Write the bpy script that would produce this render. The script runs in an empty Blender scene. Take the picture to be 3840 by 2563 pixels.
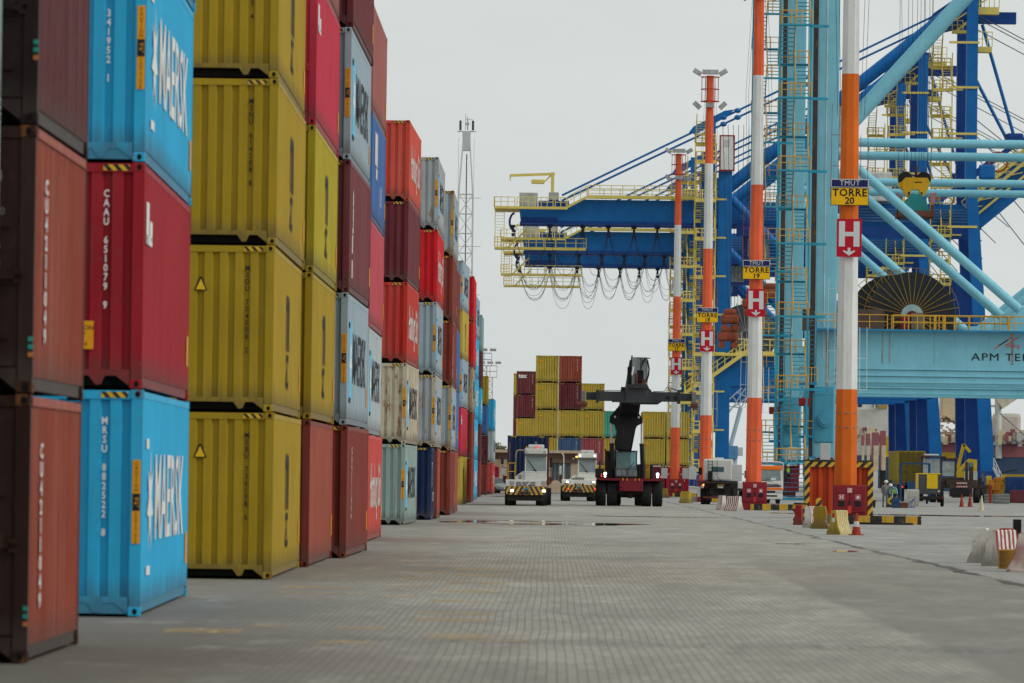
import bpy, bmesh, math, random
from mathutils import Vector, Matrix, Euler
random.seed(7)
R=math.radians
scene=bpy.context.scene
COL=scene.collection
# ---------------------------------------------------------------- camera
F=21333.0                       # focal length in photo pixels (200 mm lens)
CAMH=1.9
def cam_rot():
    u=(2060-1920)/F; v=-(1779-1281.5)/F; r=0.0135
    d=Vector((u,v,-1)).normalized()
    a=Vector((math.sin(r),math.cos(r),0)); up=(a-d*a.dot(d)).normalized()
    x=d.cross(up)
    m=Matrix((x,d,up)).transposed()      # world -> cam
    return m.transposed()                # cam -> world
CR=cam_rot()
cam=bpy.data.cameras.new('camera'); camo=bpy.data.objects.new('camera',cam); COL.objects.link(camo)
camo.matrix_world=Matrix.Translation((0,0,CAMH))@CR.to_4x4()
cam.sensor_width=36; cam.lens=200; cam.clip_start=1; cam.clip_end=20000
cam.dof.use_dof=True; cam.dof.focus_distance=300; cam.dof.aperture_fstop=5.0
scene.camera=camo
def ray(px,py):
    return CR@Vector(((px-1920)/F,-(py-1281.5)/F,-1))
def W(px,py,Y):
    d=ray(px,py); return Vector((0,0,CAMH))+d*(Y/d.y)
def G(px,py):
    d=ray(px,py); return Vector((0,0,CAMH))+d*(-CAMH/d.z)
# ---------------------------------------------------------------- world, sun
w=bpy.data.worlds.new('World'); scene.world=w; w.use_nodes=True
nt=w.node_tree; nt.nodes.clear()
out=nt.nodes.new('ShaderNodeOutputWorld'); bg=nt.nodes.new('ShaderNodeBackground')
sky=nt.nodes.new('ShaderNodeTexSky'); sky.sky_type='NISHITA'; sky.sun_disc=False
SUN_EL,SUN_AZ=R(38),R(108)
sky.sun_elevation=SUN_EL; sky.sun_rotation=SUN_AZ; sky.dust_density=6; sky.air_density=1.2
mul=nt.nodes.new('ShaderNodeVectorMath'); mul.operation='SCALE'; mul.inputs['Scale'].default_value=.09
nt.links.new(sky.outputs[0],mul.inputs[0])
tc=nt.nodes.new('ShaderNodeTexCoord'); mp=nt.nodes.new('ShaderNodeMapping'); mp.inputs['Scale'].default_value=(1,1,2.4)
nz=nt.nodes.new('ShaderNodeTexNoise'); nz.inputs['Scale'].default_value=7; nz.inputs['Detail'].default_value=6; nz.inputs['Roughness'].default_value=.55
nt.links.new(tc.outputs['Generated'],mp.inputs[0]); nt.links.new(mp.outputs[0],nz.inputs['Vector'])
cr=nt.nodes.new('ShaderNodeValToRGB')
cr.color_ramp.elements[0].position=.3; cr.color_ramp.elements[0].color=(.645,.69,.685,1)
cr.color_ramp.elements[1].position=.72; cr.color_ramp.elements[1].color=(.765,.80,.785,1)
nt.links.new(nz.outputs[0],cr.inputs[0])
mx=nt.nodes.new('ShaderNodeMix'); mx.data_type='RGBA'; mx.inputs[0].default_value=.93
nt.links.new(mul.outputs[0],mx.inputs[6]); nt.links.new(cr.outputs[0],mx.inputs[7])
nt.links.new(mx.outputs[2],bg.inputs[0]); bg.inputs[1].default_value=1.0
nt.links.new(bg.outputs[0],out.inputs[0])
sun=bpy.data.lights.new('sun','SUN'); sun.energy=1.5; sun.angle=R(25); sun.color=(1,.96,.9)
so=bpy.data.objects.new('sun',sun); COL.objects.link(so)
sd=Vector((math.cos(SUN_EL)*math.sin(SUN_AZ),math.cos(SUN_EL)*math.cos(SUN_AZ),math.sin(SUN_EL)))
so.rotation_euler=sd.to_track_quat('Z','Y').to_euler(); so.location=(40,-20,60)
scene.view_settings.view_transform='Standard'; scene.view_settings.look='None'; scene.view_settings.exposure=0
# ---------------------------------------------------------------- materials
def srgb(h):
    h=h.lstrip('#'); v=[int(h[i:i+2],16)/255 for i in (0,2,4)]
    return tuple((c/12.92 if c<=.04045 else ((c+.055)/1.055)**2.4) for c in v)
class N:
    def __init__(s,name):
        s.m=bpy.data.materials.new(name); s.m.use_nodes=True; s.t=s.m.node_tree
        s.b=s.t.nodes['Principled BSDF']; s.o=s.t.nodes['Material Output']
    def n(s,ty,**k):
        x=s.t.nodes.new(ty)
        for a,v in k.items(): setattr(x,a,v)
        return x
    def l(s,a,b): s.t.links.new(a,b)
    def math(s,op,a,b=None,c=None):
        x=s.n('ShaderNodeMath',operation=op)
        for i,v in enumerate((a,b,c)):
            if v is None: continue
            if isinstance(v,(int,float)): x.inputs[i].default_value=v
            else: s.l(v,x.inputs[i])
        return x.outputs[0]
    def mix(s,f,a,b,bt='MIX'):
        x=s.n('ShaderNodeMix',data_type='RGBA',blend_type=bt)
        if isinstance(f,(int,float)): x.inputs[0].default_value=f
        else: s.l(f,x.inputs[0])
        for i,v in ((6,a),(7,b)):
            if isinstance(v,(tuple,list)): x.inputs[i].default_value=(*v[:3],1)
            else: s.l(v,x.inputs[i])
        return x.outputs[2]
    def noise(s,vec,scale,detail=3,rough=.55):
        x=s.n('ShaderNodeTexNoise'); x.inputs['Scale'].default_value=scale
        x.inputs['Detail'].default_value=detail; x.inputs['Roughness'].default_value=rough
        s.l(vec,x.inputs['Vector']); return x.outputs[0]
    def ramp(s,f,p0,p1):
        x=s.n('ShaderNodeMapRange'); x.clamp=True
        x.inputs[1].default_value=p0; x.inputs[2].default_value=p1; s.l(f,x.inputs[0]); return x.outputs[0]
    def coords(s,scale=(1,1,1),rnd=True):
        t=s.n('ShaderNodeTexCoord'); v=t.outputs['Object']
        if rnd:
            oi=s.n('ShaderNodeObjectInfo'); a=s.n('ShaderNodeVectorMath',operation='MULTIPLY_ADD')
            c=s.n('ShaderNodeCombineXYZ')
            for i in range(3): s.l(oi.outputs['Random'],c.inputs[i])
            s.l(c.outputs[0],a.inputs[0]); a.inputs[1].default_value=(37,91,53); s.l(v,a.inputs[2]); v=a.outputs[0]
        m=s.n('ShaderNodeMapping'); m.inputs['Scale'].default_value=scale; s.l(v,m.inputs[0]); return m.outputs[0]
MATS={}
def mat(name,col,rough=.55,var=.16,streak=.35,rust=0.0,metal=0.0,emit=0.0,fade=0.0,haze=0.0,dirt=.25,hue=None,edge=0.0,dent=.12):
    """weathered paint: tone variation, vertical grime streaks, bleaching, rust spots"""
    if name in MATS: return MATS[name]
    if isinstance(col,str): col=srgb(col)
    s=N(name); b=s.b
    if emit>0:
        b.inputs['Emission Color'].default_value=(*col,1); b.inputs['Emission Strength'].default_value=emit
        b.inputs['Base Color'].default_value=(*col,1); MATS[name]=s.m; return s.m
    v=s.coords(); vs=s.coords((5,5,.35))
    n1=s.noise(v,.7,4); n2=s.noise(vs,1.3,4,.65); n3=s.noise(v,9,3)
    dark=tuple(c*(1-var*1.6) for c in col); lite=tuple(min(1,c*(1+var)+var*.05) for c in col)
    c=s.mix(s.ramp(n1,.3,.7),dark,lite)
    g=s.math('MULTIPLY',s.ramp(n2,.5,.78),streak)
    c=s.mix(g,c,tuple(x*.42+.012 for x in col))
    if dirt: c=s.mix(s.math('MULTIPLY',s.ramp(n3,.56,.8),dirt),c,(.10,.085,.07))
    if fade: c=s.mix(s.math('MULTIPLY',s.ramp(s.noise(s.coords((3,3,.22)),.9,5,.6),.42,.7),fade),c,(.5,.45,.4))
    if rust:
        rv=s.coords((2.6,2.6,.7))
        rn=s.noise(rv,1.5,7,.72); rm=s.ramp(rn,.66-rust*.22,.72-rust*.17)
        rc=s.mix(s.noise(v,6,3),(.11,.035,.012),(.34,.13,.03))
        c=s.mix(s.math('MULTIPLY',rm,.92),c,rc)
    if edge:
        t_=s.n('ShaderNodeTexCoord'); z_=s.n('ShaderNodeSeparateXYZ'); s.l(t_.outputs['Object'],z_.inputs[0])
        lo=s.math('SUBTRACT',1,s.ramp(s.math('SUBTRACT',z_.outputs[2],s.math('MULTIPLY',n2,.55)),-.12,.22))
        c=s.mix(s.math('MULTIPLY',lo,.55),c,(.07,.055,.045))
        rn_=s.noise(s.coords((7,7,.5)),1.0,3,.5); hi=s.math('MULTIPLY',s.ramp(rn_,.62,.72),edge)
        c=s.mix(hi,c,tuple(x*.35+y*.65 for x,y in zip(col,(.13,.06,.03))))
        sc_=s.noise(s.coords((1.2,1.2,4)),2.2,6,.75); c=s.mix(s.math('MULTIPLY',s.ramp(sc_,.66,.70),edge*.9),c,tuple(x*.4+.12 for x in col))
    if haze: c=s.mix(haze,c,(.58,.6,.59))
    s.l(c,b.inputs['Base Color'])
    rr=s.n('ShaderNodeMapRange'); s.l(n3,rr.inputs[0]); rr.inputs[3].default_value=max(0,rough-.1); rr.inputs[4].default_value=min(1,rough+.15)
    s.l(rr.outputs[0],b.inputs['Roughness'])
    b.inputs['Metallic'].default_value=metal
    b.inputs['Specular IOR Level'].default_value=.2
    bp=s.n('ShaderNodeBump'); bp.inputs['Strength'].default_value=dent; bp.inputs['Distance'].default_value=.03
    s.l(n1,bp.inputs['Height']); s.l(bp.outputs[0],b.inputs['Normal'])
    MATS[name]=s.m; return s.m
def stripes(name,ca,cb,period,axis=(1,0,1),duty=.5,phase=0,wear=.2,rough=.55):
    if name in MATS: return MATS[name]
    s=N(name)
    t=s.n('ShaderNodeTexCoord'); d=s.n('ShaderNodeVectorMath',operation='DOT_PRODUCT'); d.inputs[1].default_value=axis
    s.l(t.outputs['Object'],d.inputs[0])
    x=s.math('ADD',s.math('DIVIDE',d.outputs['Value'],period),100+phase); fr=s.math('FRACT',x); m=s.math('GREATER_THAN',fr,duty)
    c=s.mix(m,ca,cb); n=s.noise(s.coords(),7,5,.7); n1=s.noise(s.coords((4,4,.5)),1.6,4)
    c=s.mix(s.math('MULTIPLY',s.ramp(n,.55,.66),wear*2),c,(.16,.14,.12)); c=s.mix(s.math('MULTIPLY',s.ramp(n1,.5,.75),.4),c,(.07,.06,.05))
    s.l(c,s.b.inputs['Base Color']); s.b.inputs['Roughness'].default_value=rough
    MATS[name]=s.m; return s.m
def glassy(name,col,rough=.06):
    if name in MATS: return MATS[name]
    s=N(name); n=s.noise(s.coords(),2.5,3)
    s.l(s.mix(s.ramp(n,.35,.7),tuple(c*.6 for c in col),col),s.b.inputs['Base Color'])
    s.b.inputs['Roughness'].default_value=rough; s.b.inputs['IOR'].default_value=1.5; s.b.inputs['Coat Weight'].default_value=.5
    MATS[name]=s.m; return s.m
def see_glass(name,tint=(.75,.85,.86),a=.35):
    if name in MATS: return MATS[name]
    s=N(name); s.b.inputs['Base Color'].default_value=(*[c*.6 for c in tint],1); s.b.inputs['Roughness'].default_value=.03
    tr=s.n('ShaderNodeBsdfTransparent'); tr.inputs[0].default_value=(*tint,1)
    ms=s.n('ShaderNodeMixShader'); ms.inputs[0].default_value=a
    s.l(tr.outputs[0],ms.inputs[1]); s.l(s.b.outputs[0],ms.inputs[2]); s.l(ms.outputs[0],s.o.inputs[0])
    MATS[name]=s.m; return s.m
# ---------------------------------------------------------------- mesh builder
class MB:
    def __init__(s): s.v=[]; s.f=[]; s.mi=[]; s.sm=[]
    def add(s,vs,fs,m=0,smooth=False):
        o=len(s.v); s.v+= [tuple(x) for x in vs]
        for f in fs: s.f.append(tuple(i+o for i in f)); s.mi.append(m); s.sm.append(smooth)
        return s
    def box(s,x0,x1,y0,y1,z0,z1,m=0,T=None):
        vs=[Vector(p) for p in ((x0,y0,z0),(x1,y0,z0),(x1,y1,z0),(x0,y1,z0),(x0,y0,z1),(x1,y0,z1),(x1,y1,z1),(x0,y1,z1))]
        if T is not None: vs=[T@p for p in vs]
        return s.add(vs,[(0,3,2,1),(4,5,6,7),(0,1,5,4),(1,2,6,5),(2,3,7,6),(3,0,4,7)],m)
    def bev(s,x0,x1,y0,y1,z0,z1,c=.03,m=0):
        """box with chamfered vertical and horizontal edges"""
        bm=bmesh.new(); bmesh.ops.create_cube(bm,size=1)
        for v in bm.verts: v.co=Vector((x0+(v.co.x+.5)*(x1-x0),y0+(v.co.y+.5)*(y1-y0),z0+(v.co.z+.5)*(z1-z0)))
        c=min(c,.45*min(x1-x0,y1-y0,z1-z0))
        bmesh.ops.bevel(bm,geom=list(bm.edges),offset=c,segments=2,affect='EDGES',profile=.6)
        bm.verts.index_update(); s.add([v.co.copy() for v in bm.verts],[[v.index for v in f.verts] for f in bm.faces],m); bm.free(); return s
    def tube(s,p0,p1,r0,r1=None,n=10,m=0,cap=True):
        p0=Vector(p0); p1=Vector(p1); r1=r0 if r1 is None else r1
        d=(p1-p0).normalized(); a=d.orthogonal().normalized(); b=d.cross(a)
        vs=[]
        for p,r in ((p0,r0),(p1,r1)):
            for i in range(n):
                t=2*math.pi*i/n; vs.append(p+(a*math.cos(t)+b*math.sin(t))*r)
        s.add(vs,[(i,(i+1)%n,n+(i+1)%n,n+i) for i in range(n)],m,n>6)
        if cap: s.add(vs,[tuple(range(n-1,-1,-1)),tuple(range(n,2*n))],m)
        return s
    def path(s,pts,r,n=6,m=0):
        for a,b in zip(pts,pts[1:]): s.tube(a,b,r,n=n,m=m)
        return s
    def bar(s,p0,p1,wx,wz,m=0):
        """rectangular bar between two points"""
        p0=Vector(p0); p1=Vector(p1); d=(p1-p0).normalized()
        ref=Vector((0,1,0)) if abs(d.y)<.9 else Vector((1,0,0))
        a=d.cross(ref).normalized(); b=d.cross(a).normalized()
        vs=[p+a*i*wx/2+b*j*wz/2 for p in (p0,p1) for i,j in ((-1,-1),(1,-1),(1,1),(-1,1))]
        return s.add(vs,[(0,1,2,3),(7,6,5,4),(0,4,5,1),(1,5,6,2),(2,6,7,3),(3,7,4,0)],m)
    def prism(s,poly,y0,y1,m=0,axis='y'):
        n=len(poly)
        if axis=='y': vs=[(a,y0,b) for a,b in poly]+[(a,y1,b) for a,b in poly]
        elif axis=='x': vs=[(y0,a,b) for a,b in poly]+[(y1,a,b) for a,b in poly]
        else: vs=[(a,b,y0) for a,b in poly]+[(a,b,y1) for a,b in poly]
        return s.add(vs,[tuple(range(n)),tuple(range(2*n-1,n-1,-1))]+[(i,n+i,n+(i+1)%n,(i+1)%n) for i in range(n)],m)
    def disc(s,c,r,axis='y',n=20,m=0,t=.02):
        c=Vector(c); d={'x':Vector((1,0,0)),'y':Vector((0,1,0)),'z':Vector((0,0,1))}[axis]
        return s.tube(c,c+d*t,r,n=n,m=m)
    def ball(s,c,r,sc=(1,1,1),m=0,nu=10,nv=7):
        vs=[];fs=[]
        for j in range(nv+1):
            t=math.pi*j/nv
            for i in range(nu):
                p=2*math.pi*i/nu; vs.append((c[0]+r*sc[0]*math.sin(t)*math.cos(p),c[1]+r*sc[1]*math.sin(t)*math.sin(p),c[2]+r*sc[2]*math.cos(t)))
        for j in range(nv):
            for i in range(nu): fs.append((j*nu+i,j*nu+(i+1)%nu,(j+1)*nu+(i+1)%nu,(j+1)*nu+i))
        return s.add(vs,fs,m,True)
    def rail(s,p0,p1,h=1.1,step=1.5,r=.045,m=0,mid=True):
        p0=Vector(p0);p1=Vector(p1);L=(p1-p0).length;n=max(1,round(L/step)); up=Vector((0,0,1))
        s.tube(p0+up*h,p1+up*h,r,n=5,m=m)
        if mid: s.tube(p0+up*h*.52,p1+up*h*.52,r*.8,n=5,m=m)
        for i in range(n+1):
            q=p0.lerp(p1,i/n); s.tube(q,q+up*h,r,n=5,m=m)
        return s
    def mesh(s,name):
        me=bpy.data.meshes.new(name); me.from_pydata(s.v,[],s.f)
        me.polygons.foreach_set('material_index',s.mi); me.polygons.foreach_set('use_smooth',s.sm)
        bm=bmesh.new(); bm.from_mesh(me); bmesh.ops.recalc_face_normals(bm,faces=bm.faces); bm.to_mesh(me); bm.free()
        return me
    def build(s,name,mats,parent=None,loc=None,rot=None):
        me=s.mesh(name)
        for m in (mats if isinstance(mats,(list,tuple)) else [mats]): me.materials.append(m)
        return link(name,me,parent,loc,rot)
def link(name,me,parent=None,loc=None,rot=None,mats=None):
    o=bpy.data.objects.new(name,me); COL.objects.link(o)
    if parent is not None: o.parent=parent
    if loc is not None: o.location=loc
    if rot is not None: o.rotation_euler=rot
    if mats:
        while len(me.materials)<len(mats): me.materials.append(None)
        for i,m in enumerate(mats):
            o.material_slots[i].link='OBJECT'; o.material_slots[i].material=m
    return o
def thing(name,label,cat,loc=(0,0,0),rz=0,group=None):
    o=bpy.data.objects.new(name,None); COL.objects.link(o); o.location=loc; o.rotation_euler=(0,0,rz)
    o.empty_display_size=.3
    o['label']=label; o['category']=cat
    if group: o['group']=group
    return o
def tag(o,label,cat,group=None):
    o['label']=label; o['category']=cat
    if group: o['group']=group
    return o
def struct(name,mb,mats):
    o=mb.build(name,mats); o['kind']='structure'; return o
KIDS={}
def copy_tree(o,parent=None):
    c=o.copy(); COL.objects.link(c); c.parent=parent
    for ch in [x for x in COL.objects if x.parent==o]: copy_tree(ch,c)
    return c
TXT={}
def text_mesh(s,size=1,spacing=1.0,vertical=False,line=.92,shear=0,bold=0,align='CENTER'):
    key=(s,size,spacing,vertical,line,shear,bold,align)
    if key in TXT: return TXT[key]
    c=bpy.data.curves.new('lettering','FONT'); c.body='\n'.join(s) if vertical else s
    c.size=size; c.space_character=spacing; c.space_line=line; c.align_x=align; c.align_y='TOP' if vertical else 'CENTER'
    c.shear=shear; c.offset=bold; c.resolution_u=2
    o=bpy.data.objects.new('t',c); COL.objects.link(o)
    dg=bpy.context.evaluated_depsgraph_get(); me=bpy.data.meshes.new_from_object(o.evaluated_get(dg))
    bpy.data.objects.remove(o); me.name='lettering'; me.materials.clear(); TXT[key]=me; return me
FRONT=(R(90),0,0); SIDE=(R(90),0,R(90))
def lettering(parent,s,loc,rot,m,size=1,scale=None,**k):
    me=text_mesh(s,size,**k); o=link('lettering',me,parent,loc,rot,[m])
    if scale: o.scale=scale
    return o
# ---------------------------------------------------------------- shipping containers
HW=1.219
CM={}
def corr(p0,p1,pitch,depth,z0,z1,horizontal_axis='y',face=1.2,out=1,steep=False):
    """trapezoid corrugated sheet; runs from p0 to p1 along an axis, outer face at 'face'"""
    mb=MB(); n=max(1,round((p1-p0)/pitch)); pt=(p1-p0)/n; vs=[]
    pr=[(0,0),(.5,0),(.60,1),(.9,1)] if steep else [(0,0),(.26,0),(.45,1),(.80,1)]
    for i in range(n):
        for a,d in pr: vs.append((p0+(i+a)*pt,face-out*depth*d))
    vs.append((p1,face))
    pts=[]
    for z in (z0,z1):
        for a,f in vs: pts.append((f,a,z) if horizontal_axis=='y' else (a,f,z))
    k=len(vs); mb.add(pts,[(i,i+1,k+i+1,k+i) for i in range(k-1)]); return mb
def cmesh(L,H):
    if (L,H) in CM: return CM[(L,H)]
    h=L/2; d={}
    fr=MB()
    for sx in (-1,1):
        for sy in (-1,1):
            x0,x1=sorted((sx*(HW-.15),sx*HW)); y0,y1=sorted((sy*(h-.12),sy*h))
            fr.box(x0+.004*(sx<0),x1-.004*(sx>0),y0+.006,y1-.006,.118,H-.118)
            for z0 in (0,H-.118):                      # corner castings with their oval holes
                fr.bev(min(sx*(HW-.162),sx*HW),max(sx*(HW-.162),sx*HW),min(sy*(h-.178),sy*h),max(sy*(h-.178),sy*h),z0,z0+.118,.012,2)
                zc=z0+.059; yo=sy*(h+.001)
                c=(sx*(HW-.075),yo,zc); vs=[(c[0]+.032*math.cos(t*math.pi/7),yo,zc+.04*math.sin(t*math.pi/7)) for t in range(14)]
                fr.add(vs,[tuple(range(14))],1)
                xo=sx*(HW+.001); vs=[(xo,sy*(h-.09)+.04*math.cos(t*math.pi/7),zc+.03*math.sin(t*math.pi/7)) for t in range(14)]
                fr.add(vs,[tuple(range(14))],1)
    for sx in (-1,1):
        xa,xb=sorted((sx*(HW-.10),sx*(HW-.035))); fr.box(xa,xb,-h+.18,h-.18,.03,.165)
        xa,xb=sorted((sx*(HW-.07),sx*(HW-.006))); fr.box(xa,xb,-h+.18,h-.18,H-.105,H-.02)
    for sy in (-1,1):
        ya,yb=sorted((sy*(h-.09),sy*(h-.012)))
        fr.box(-HW+.162,HW-.162,ya,yb,.165,.245)        # lower end rail, open tunnel below
        fr.box(-HW+.162,HW-.162,ya,yb,H-.125,H-.012)
        for sx in (-1,1):
            fr.prism([(sx*(HW-.162),.03),(sx*(HW-.162),.165),(sx*(HW-.34),.165)],ya,yb)
            fr.prism([(sx*.53,.165),(sx*.74,.165),(sx*.69,.055),(sx*.62,.045)],ya,yb)
    d['frame']=fr.mesh('frame')
    d['side_panel']=corr(-h+.12,h-.12,.278,.036,.16,H-.10,'y',HW-.008).mesh('side_panel')
    d['end_panel']=corr(-HW+.15,HW-.15,.262,.055,.24,H-.12,'x',-h+.022,-1,True).mesh('end_panel')
    rf=MB(); n=max(4,int(L/.42))
    for i in range(n):
        y0=-h+.1+(L-.2)*i/n; y1=y0+(L-.2)/n
        rf.add([(-HW+.06,y0,H-.03),(HW-.06,y0,H-.03),(HW-.06,(y0+y1)/2,H-.012),(-HW+.06,(y0+y1)/2,H-.012),(HW-.06,y1,H-.03),(-HW+.06,y1,H-.03)],[(0,1,2,3),(3,2,4,5)])
    d['roof_panel']=rf.mesh('roof_panel')
    fl=MB(); fl.box(-HW+.11,HW-.11,-h+.1,h-.1,.155,.20)
    for i in range(int(L/.55)):
        y=-h+.45+i*.55
        if y<h-.4: fl.box(-HW+.1,HW-.1,y,y+.05,.04,.15)
    d['floor']=fl.mesh('floor')
    dr=MB(); w=HW-.155
    dr.box(0.008,w,-.03,.02,.26,H-.135)
    for zz in (.62,1.15,1.7,2.2):
        if zz<H-.4: dr.box(.1,w-.08,-.052,-.03,zz-.1,zz+.1)
    d['door']=dr.mesh('door')
    lb=MB(); lb.tube((0,0,.2),(0,0,H-.06),.02,n=6)
    lb.box(-.05,.05,-.02,.02,.2,.3); lb.box(-.05,.05,-.02,.02,H-.2,H-.1); lb.box(-.02,.3,-.03,-.01,1.1,1.15); lb.box(.22,.3,-.03,.0,1.06,1.2)
    d['locking_bar']=lb.mesh('locking_bar')
    CM[(L,H)]=d; return d
HOLE=mat('casting hole black',(.006,.006,.006),.9,0,0,dirt=0)
UNDER=mat('underframe dark steel',(.03,.027,.025),.85)
HZ=stripes('hazard stripe decal',(.005,.005,.005),srgb('d8ac18'),.13,(1,0,.9),.5)
CAUT=mat('caution sticker amber',srgb('e29a10'),.5,.06,.1)
BLK=mat('lettering black',(.012,.014,.02),.6,.05,.1); WHT=mat('lettering white',(.74,.75,.74),.6,.05,.3,dirt=.15)
DOORL=mat('grimy door lettering',(.20,.18,.16),.8,.15,.5,dirt=.5)
WHF=mat('faded lettering white',(.62,.60,.57),.7,.1,.6,dirt=.5)
SKYB=mat('logo light blue',srgb('5fb6dc'),.5,.06,.2); TRI=mat('warning triangle yellow',srgb('e0b21c'),.5,.05,.1)
PLATE=mat('number plate backing white',(.70,.69,.66),.6,.08,.3)
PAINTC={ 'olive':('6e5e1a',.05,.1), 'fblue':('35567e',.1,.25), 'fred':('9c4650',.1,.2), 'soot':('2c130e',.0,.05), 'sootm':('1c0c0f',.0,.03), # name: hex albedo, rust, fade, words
 'brown':('86331c',.12,.18), 'maroonD':('521a22',.08,.1), 'lblue':('28a6d4',.0,.03), 'dred':('981022',.05,.04),
 'yellow':('a28716',.0,.03),'ygreen':('a8981a',.0,.03),'crimson':('bc2440',.06,.12),'brownred':('96422f',.1,.2),
 'dbrown':('7a2c20',.08,.12),'gray':('96a8b2',.03,.05),'maroon':('6e2b34',.08,.15),'salmon':('c33a33',.1,.3),
 'white':('a9b5b8',.10,.2),'rose':('b84550',.04,.12),'blue':('2f62a0',.05,.25),'fbrown':('9a5550',.2,.3),
 'ggreen':('8ba09b',.05,.1),'cream':('b9b19a',.62,.2),'red':('b8281e',.22,.2),'maroonC':('66202a',.12,.12),
 'orange':('c84434',.3,.22),'navy':('0b2750',.06,.05),'rgray':('a0a7ab',.42,.15),'bred':('c81420',.15,.05),
 'wgray':('97a6ae',.2,.1),'tan':('a08a6c',.5,.3),'teal':('7f9a9e',.08,.1),'dyell':('a08a20',.02,.05),'mint':('3fa08c',.05,.15),
 'bluegr':('86a2b4',.05,.1),'pyel':('b8a040',.0,.03)}
def cpaint(k):
    hx,ru,fa=PAINTC[k]; return mat('container paint '+k,hx,.55,.07,.28,rust=ru,fade=fa*.6,dirt=.14,edge={'lblue':.12,'yellow':.3,'ygreen':.35,'pyel':.3,'gray':.35}.get(k,.6),dent=.5)
def ccast(k):
    hx,ru,fa=PAINTC[k]; return mat('worn casting '+k,hx,.6,.15,.4,rust=.62 if k not in ('lblue','gray') else .25,dirt=.5)
def container(label,X,Y,level,L=12.192,H=2.896,col='yellow',yaw=0,number=None,numcol='w',plate=False,door=False,logo=None,hc=True,
              caution=False,tri=False,group='containers stacked along the yard lane',z=None,jx=0,post=None,side=True,nx=.47,bright=False,numh=.118,dcol=None,toprail=None):
    d=cmesh(L,H); m=cpaint(col); 
    c=Vector((-HW,L/2,0)); c.rotate(Euler((0,0,yaw)))
    zz=(H+.012)*level+.012 if z is None else z
    root=thing('shipping_container',label,'container',(X+jx+c.x,Y+c.y,zz),yaw,group)
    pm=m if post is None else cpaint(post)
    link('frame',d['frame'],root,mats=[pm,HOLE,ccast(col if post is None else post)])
    if col=='lblue':
        sk=MB(); sk.box(-HW+.165,HW-.165,-L/2+.02,-L/2+.05,.03,.165); sk.build('end_skirt',m,root)
    h=L/2
    if toprail:
        tr=MB(); tr.box(HW-.006,HW+.004,-h+.18,h-.18,H-.11,H-.02); tr.build('top_rail',cpaint(toprail),root)
    for s in (1,-1):
        link('side_panel',d['side_panel'],root,rot=(0,0,0 if s>0 else math.pi),mats=[m])
    link('end_panel',d['end_panel'],root,rot=(0,0,math.pi),mats=[m])
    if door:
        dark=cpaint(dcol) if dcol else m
        for s in (1,-1):
            o=link('door',d['door'],root,loc=(0,-h+.05,0),mats=[dark]); o.scale=(s,1,1)
            for q in (.25,.8):
                lb=link('locking_bar',d['locking_bar'],o,loc=(q,-.065,0),mats=[dark])
    else: link('end_panel',d['end_panel'],root,mats=[m])
    link('roof_panel',d['roof_panel'],root,mats=[m]); link('floor',d['floor'],root,mats=[UNDER])
    yf=-h
    if hc:
        st=MB()
        for s in ((-1,1) if hc=='both' else (1,)):
            a,b=sorted((s*(HW-.2),s*(HW-.54))); st.box(a,b,yf+.006,yf+.011,H-.105,H-.03)
        st.build('hazard_decal',HZ,root)
    if number:
        nm=WHT if numcol=='w' else BLK
        top=H-.34; x=HW-nx
        if plate:
            mb=MB(); mb.box(x-.06,x+.06,yf+.008,yf+.017,top-numh*len(number)-.05,top+.05); mb.build('number_plate',PLATE,root); nm=BLK
        lettering(root,number,(x,yf+.004,top),FRONT,nm,size=numh*1.12,vertical=True,line=.9,bold=.003,scale=(.8,1,1))
    if caution:
        mb=MB(); mb.box(HW-.125,HW-.022,yf-.004,yf+.004,H*.5-.52,H*.5+.55); mb.box(HW-.12,HW-.027,yf-.007,yf-.004,H*.5-.1,H*.5+.12,1)
        sk=mb.build('caution_sticker',[CAUT,BLK],root)
        for t,zc in (('CAUTION',H*.5+.53),('CONTAINER',H*.5-.115)):
            lettering(sk,t,(HW-.073,yf-.008,zc),FRONT,BLK,size=.062 if t=='CAUTION' else .05,vertical=True,line=.9)
        lettering(sk,"9'6\"",(HW-.073,yf-.010,H*.5+.01),(R(90),R(90),0),CAUT,size=.085)
    if tri:
        mb=MB(); x=HW-1.28; mb.prism([(x-.115,H-.80),(x+.115,H-.80),(x+.015,H-.56),(x-.015,H-.56)],yf+.012,yf+.018,1); mb.prism([(x-.085,H-.785),(x+.085,H-.785),(x,H-.60)],yf+.006,yf+.012,0)
        mb.build('warning_triangle',[TRI,BLK],root)
    xs=HW+.004; o=-h
    if logo=='m' or logo=='mw':
        white=(logo=='mw')
        mb=MB(); zc=H*.5; 
        if not white: mb.box(xs-.010,xs-.004,o+1.0,o+2.7,zc-.85,zc+.85,0)
        vs=[]
        for i in range(14):
            t=math.pi*2*i/14+math.pi/2; r=.72 if i%2==0 else .3; vs.append((o+1.85+r*math.cos(t),zc+r*math.sin(t)))
        n0=len(mb.v); mb.add([(xs,a,b) for a,b in vs],[tuple(range(14))],1)
        mb.build('star_logo',[SKYB,WHT],root)
        lettering(root,'MAERSK',(xs,o+6.7,zc),SIDE,WHT if white else BLK,size=1.6,scale=(1.3,1,1),bold=.02)
        mb=MB(); mb.box(xs-.006,xs-.002,o+.9,o+1.5,H-.75,H-.62); mb.box(xs-.006,xs-.002,o+1.2,o+2.0,.5,.62); mb.build('marking_plate',WHT if white else BLK,root)
    elif logo=='y':
        lettering(root,'m',(xs,o+5.9,H*.5+.40),SIDE,BLK,size=2.2,bold=.015)
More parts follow.
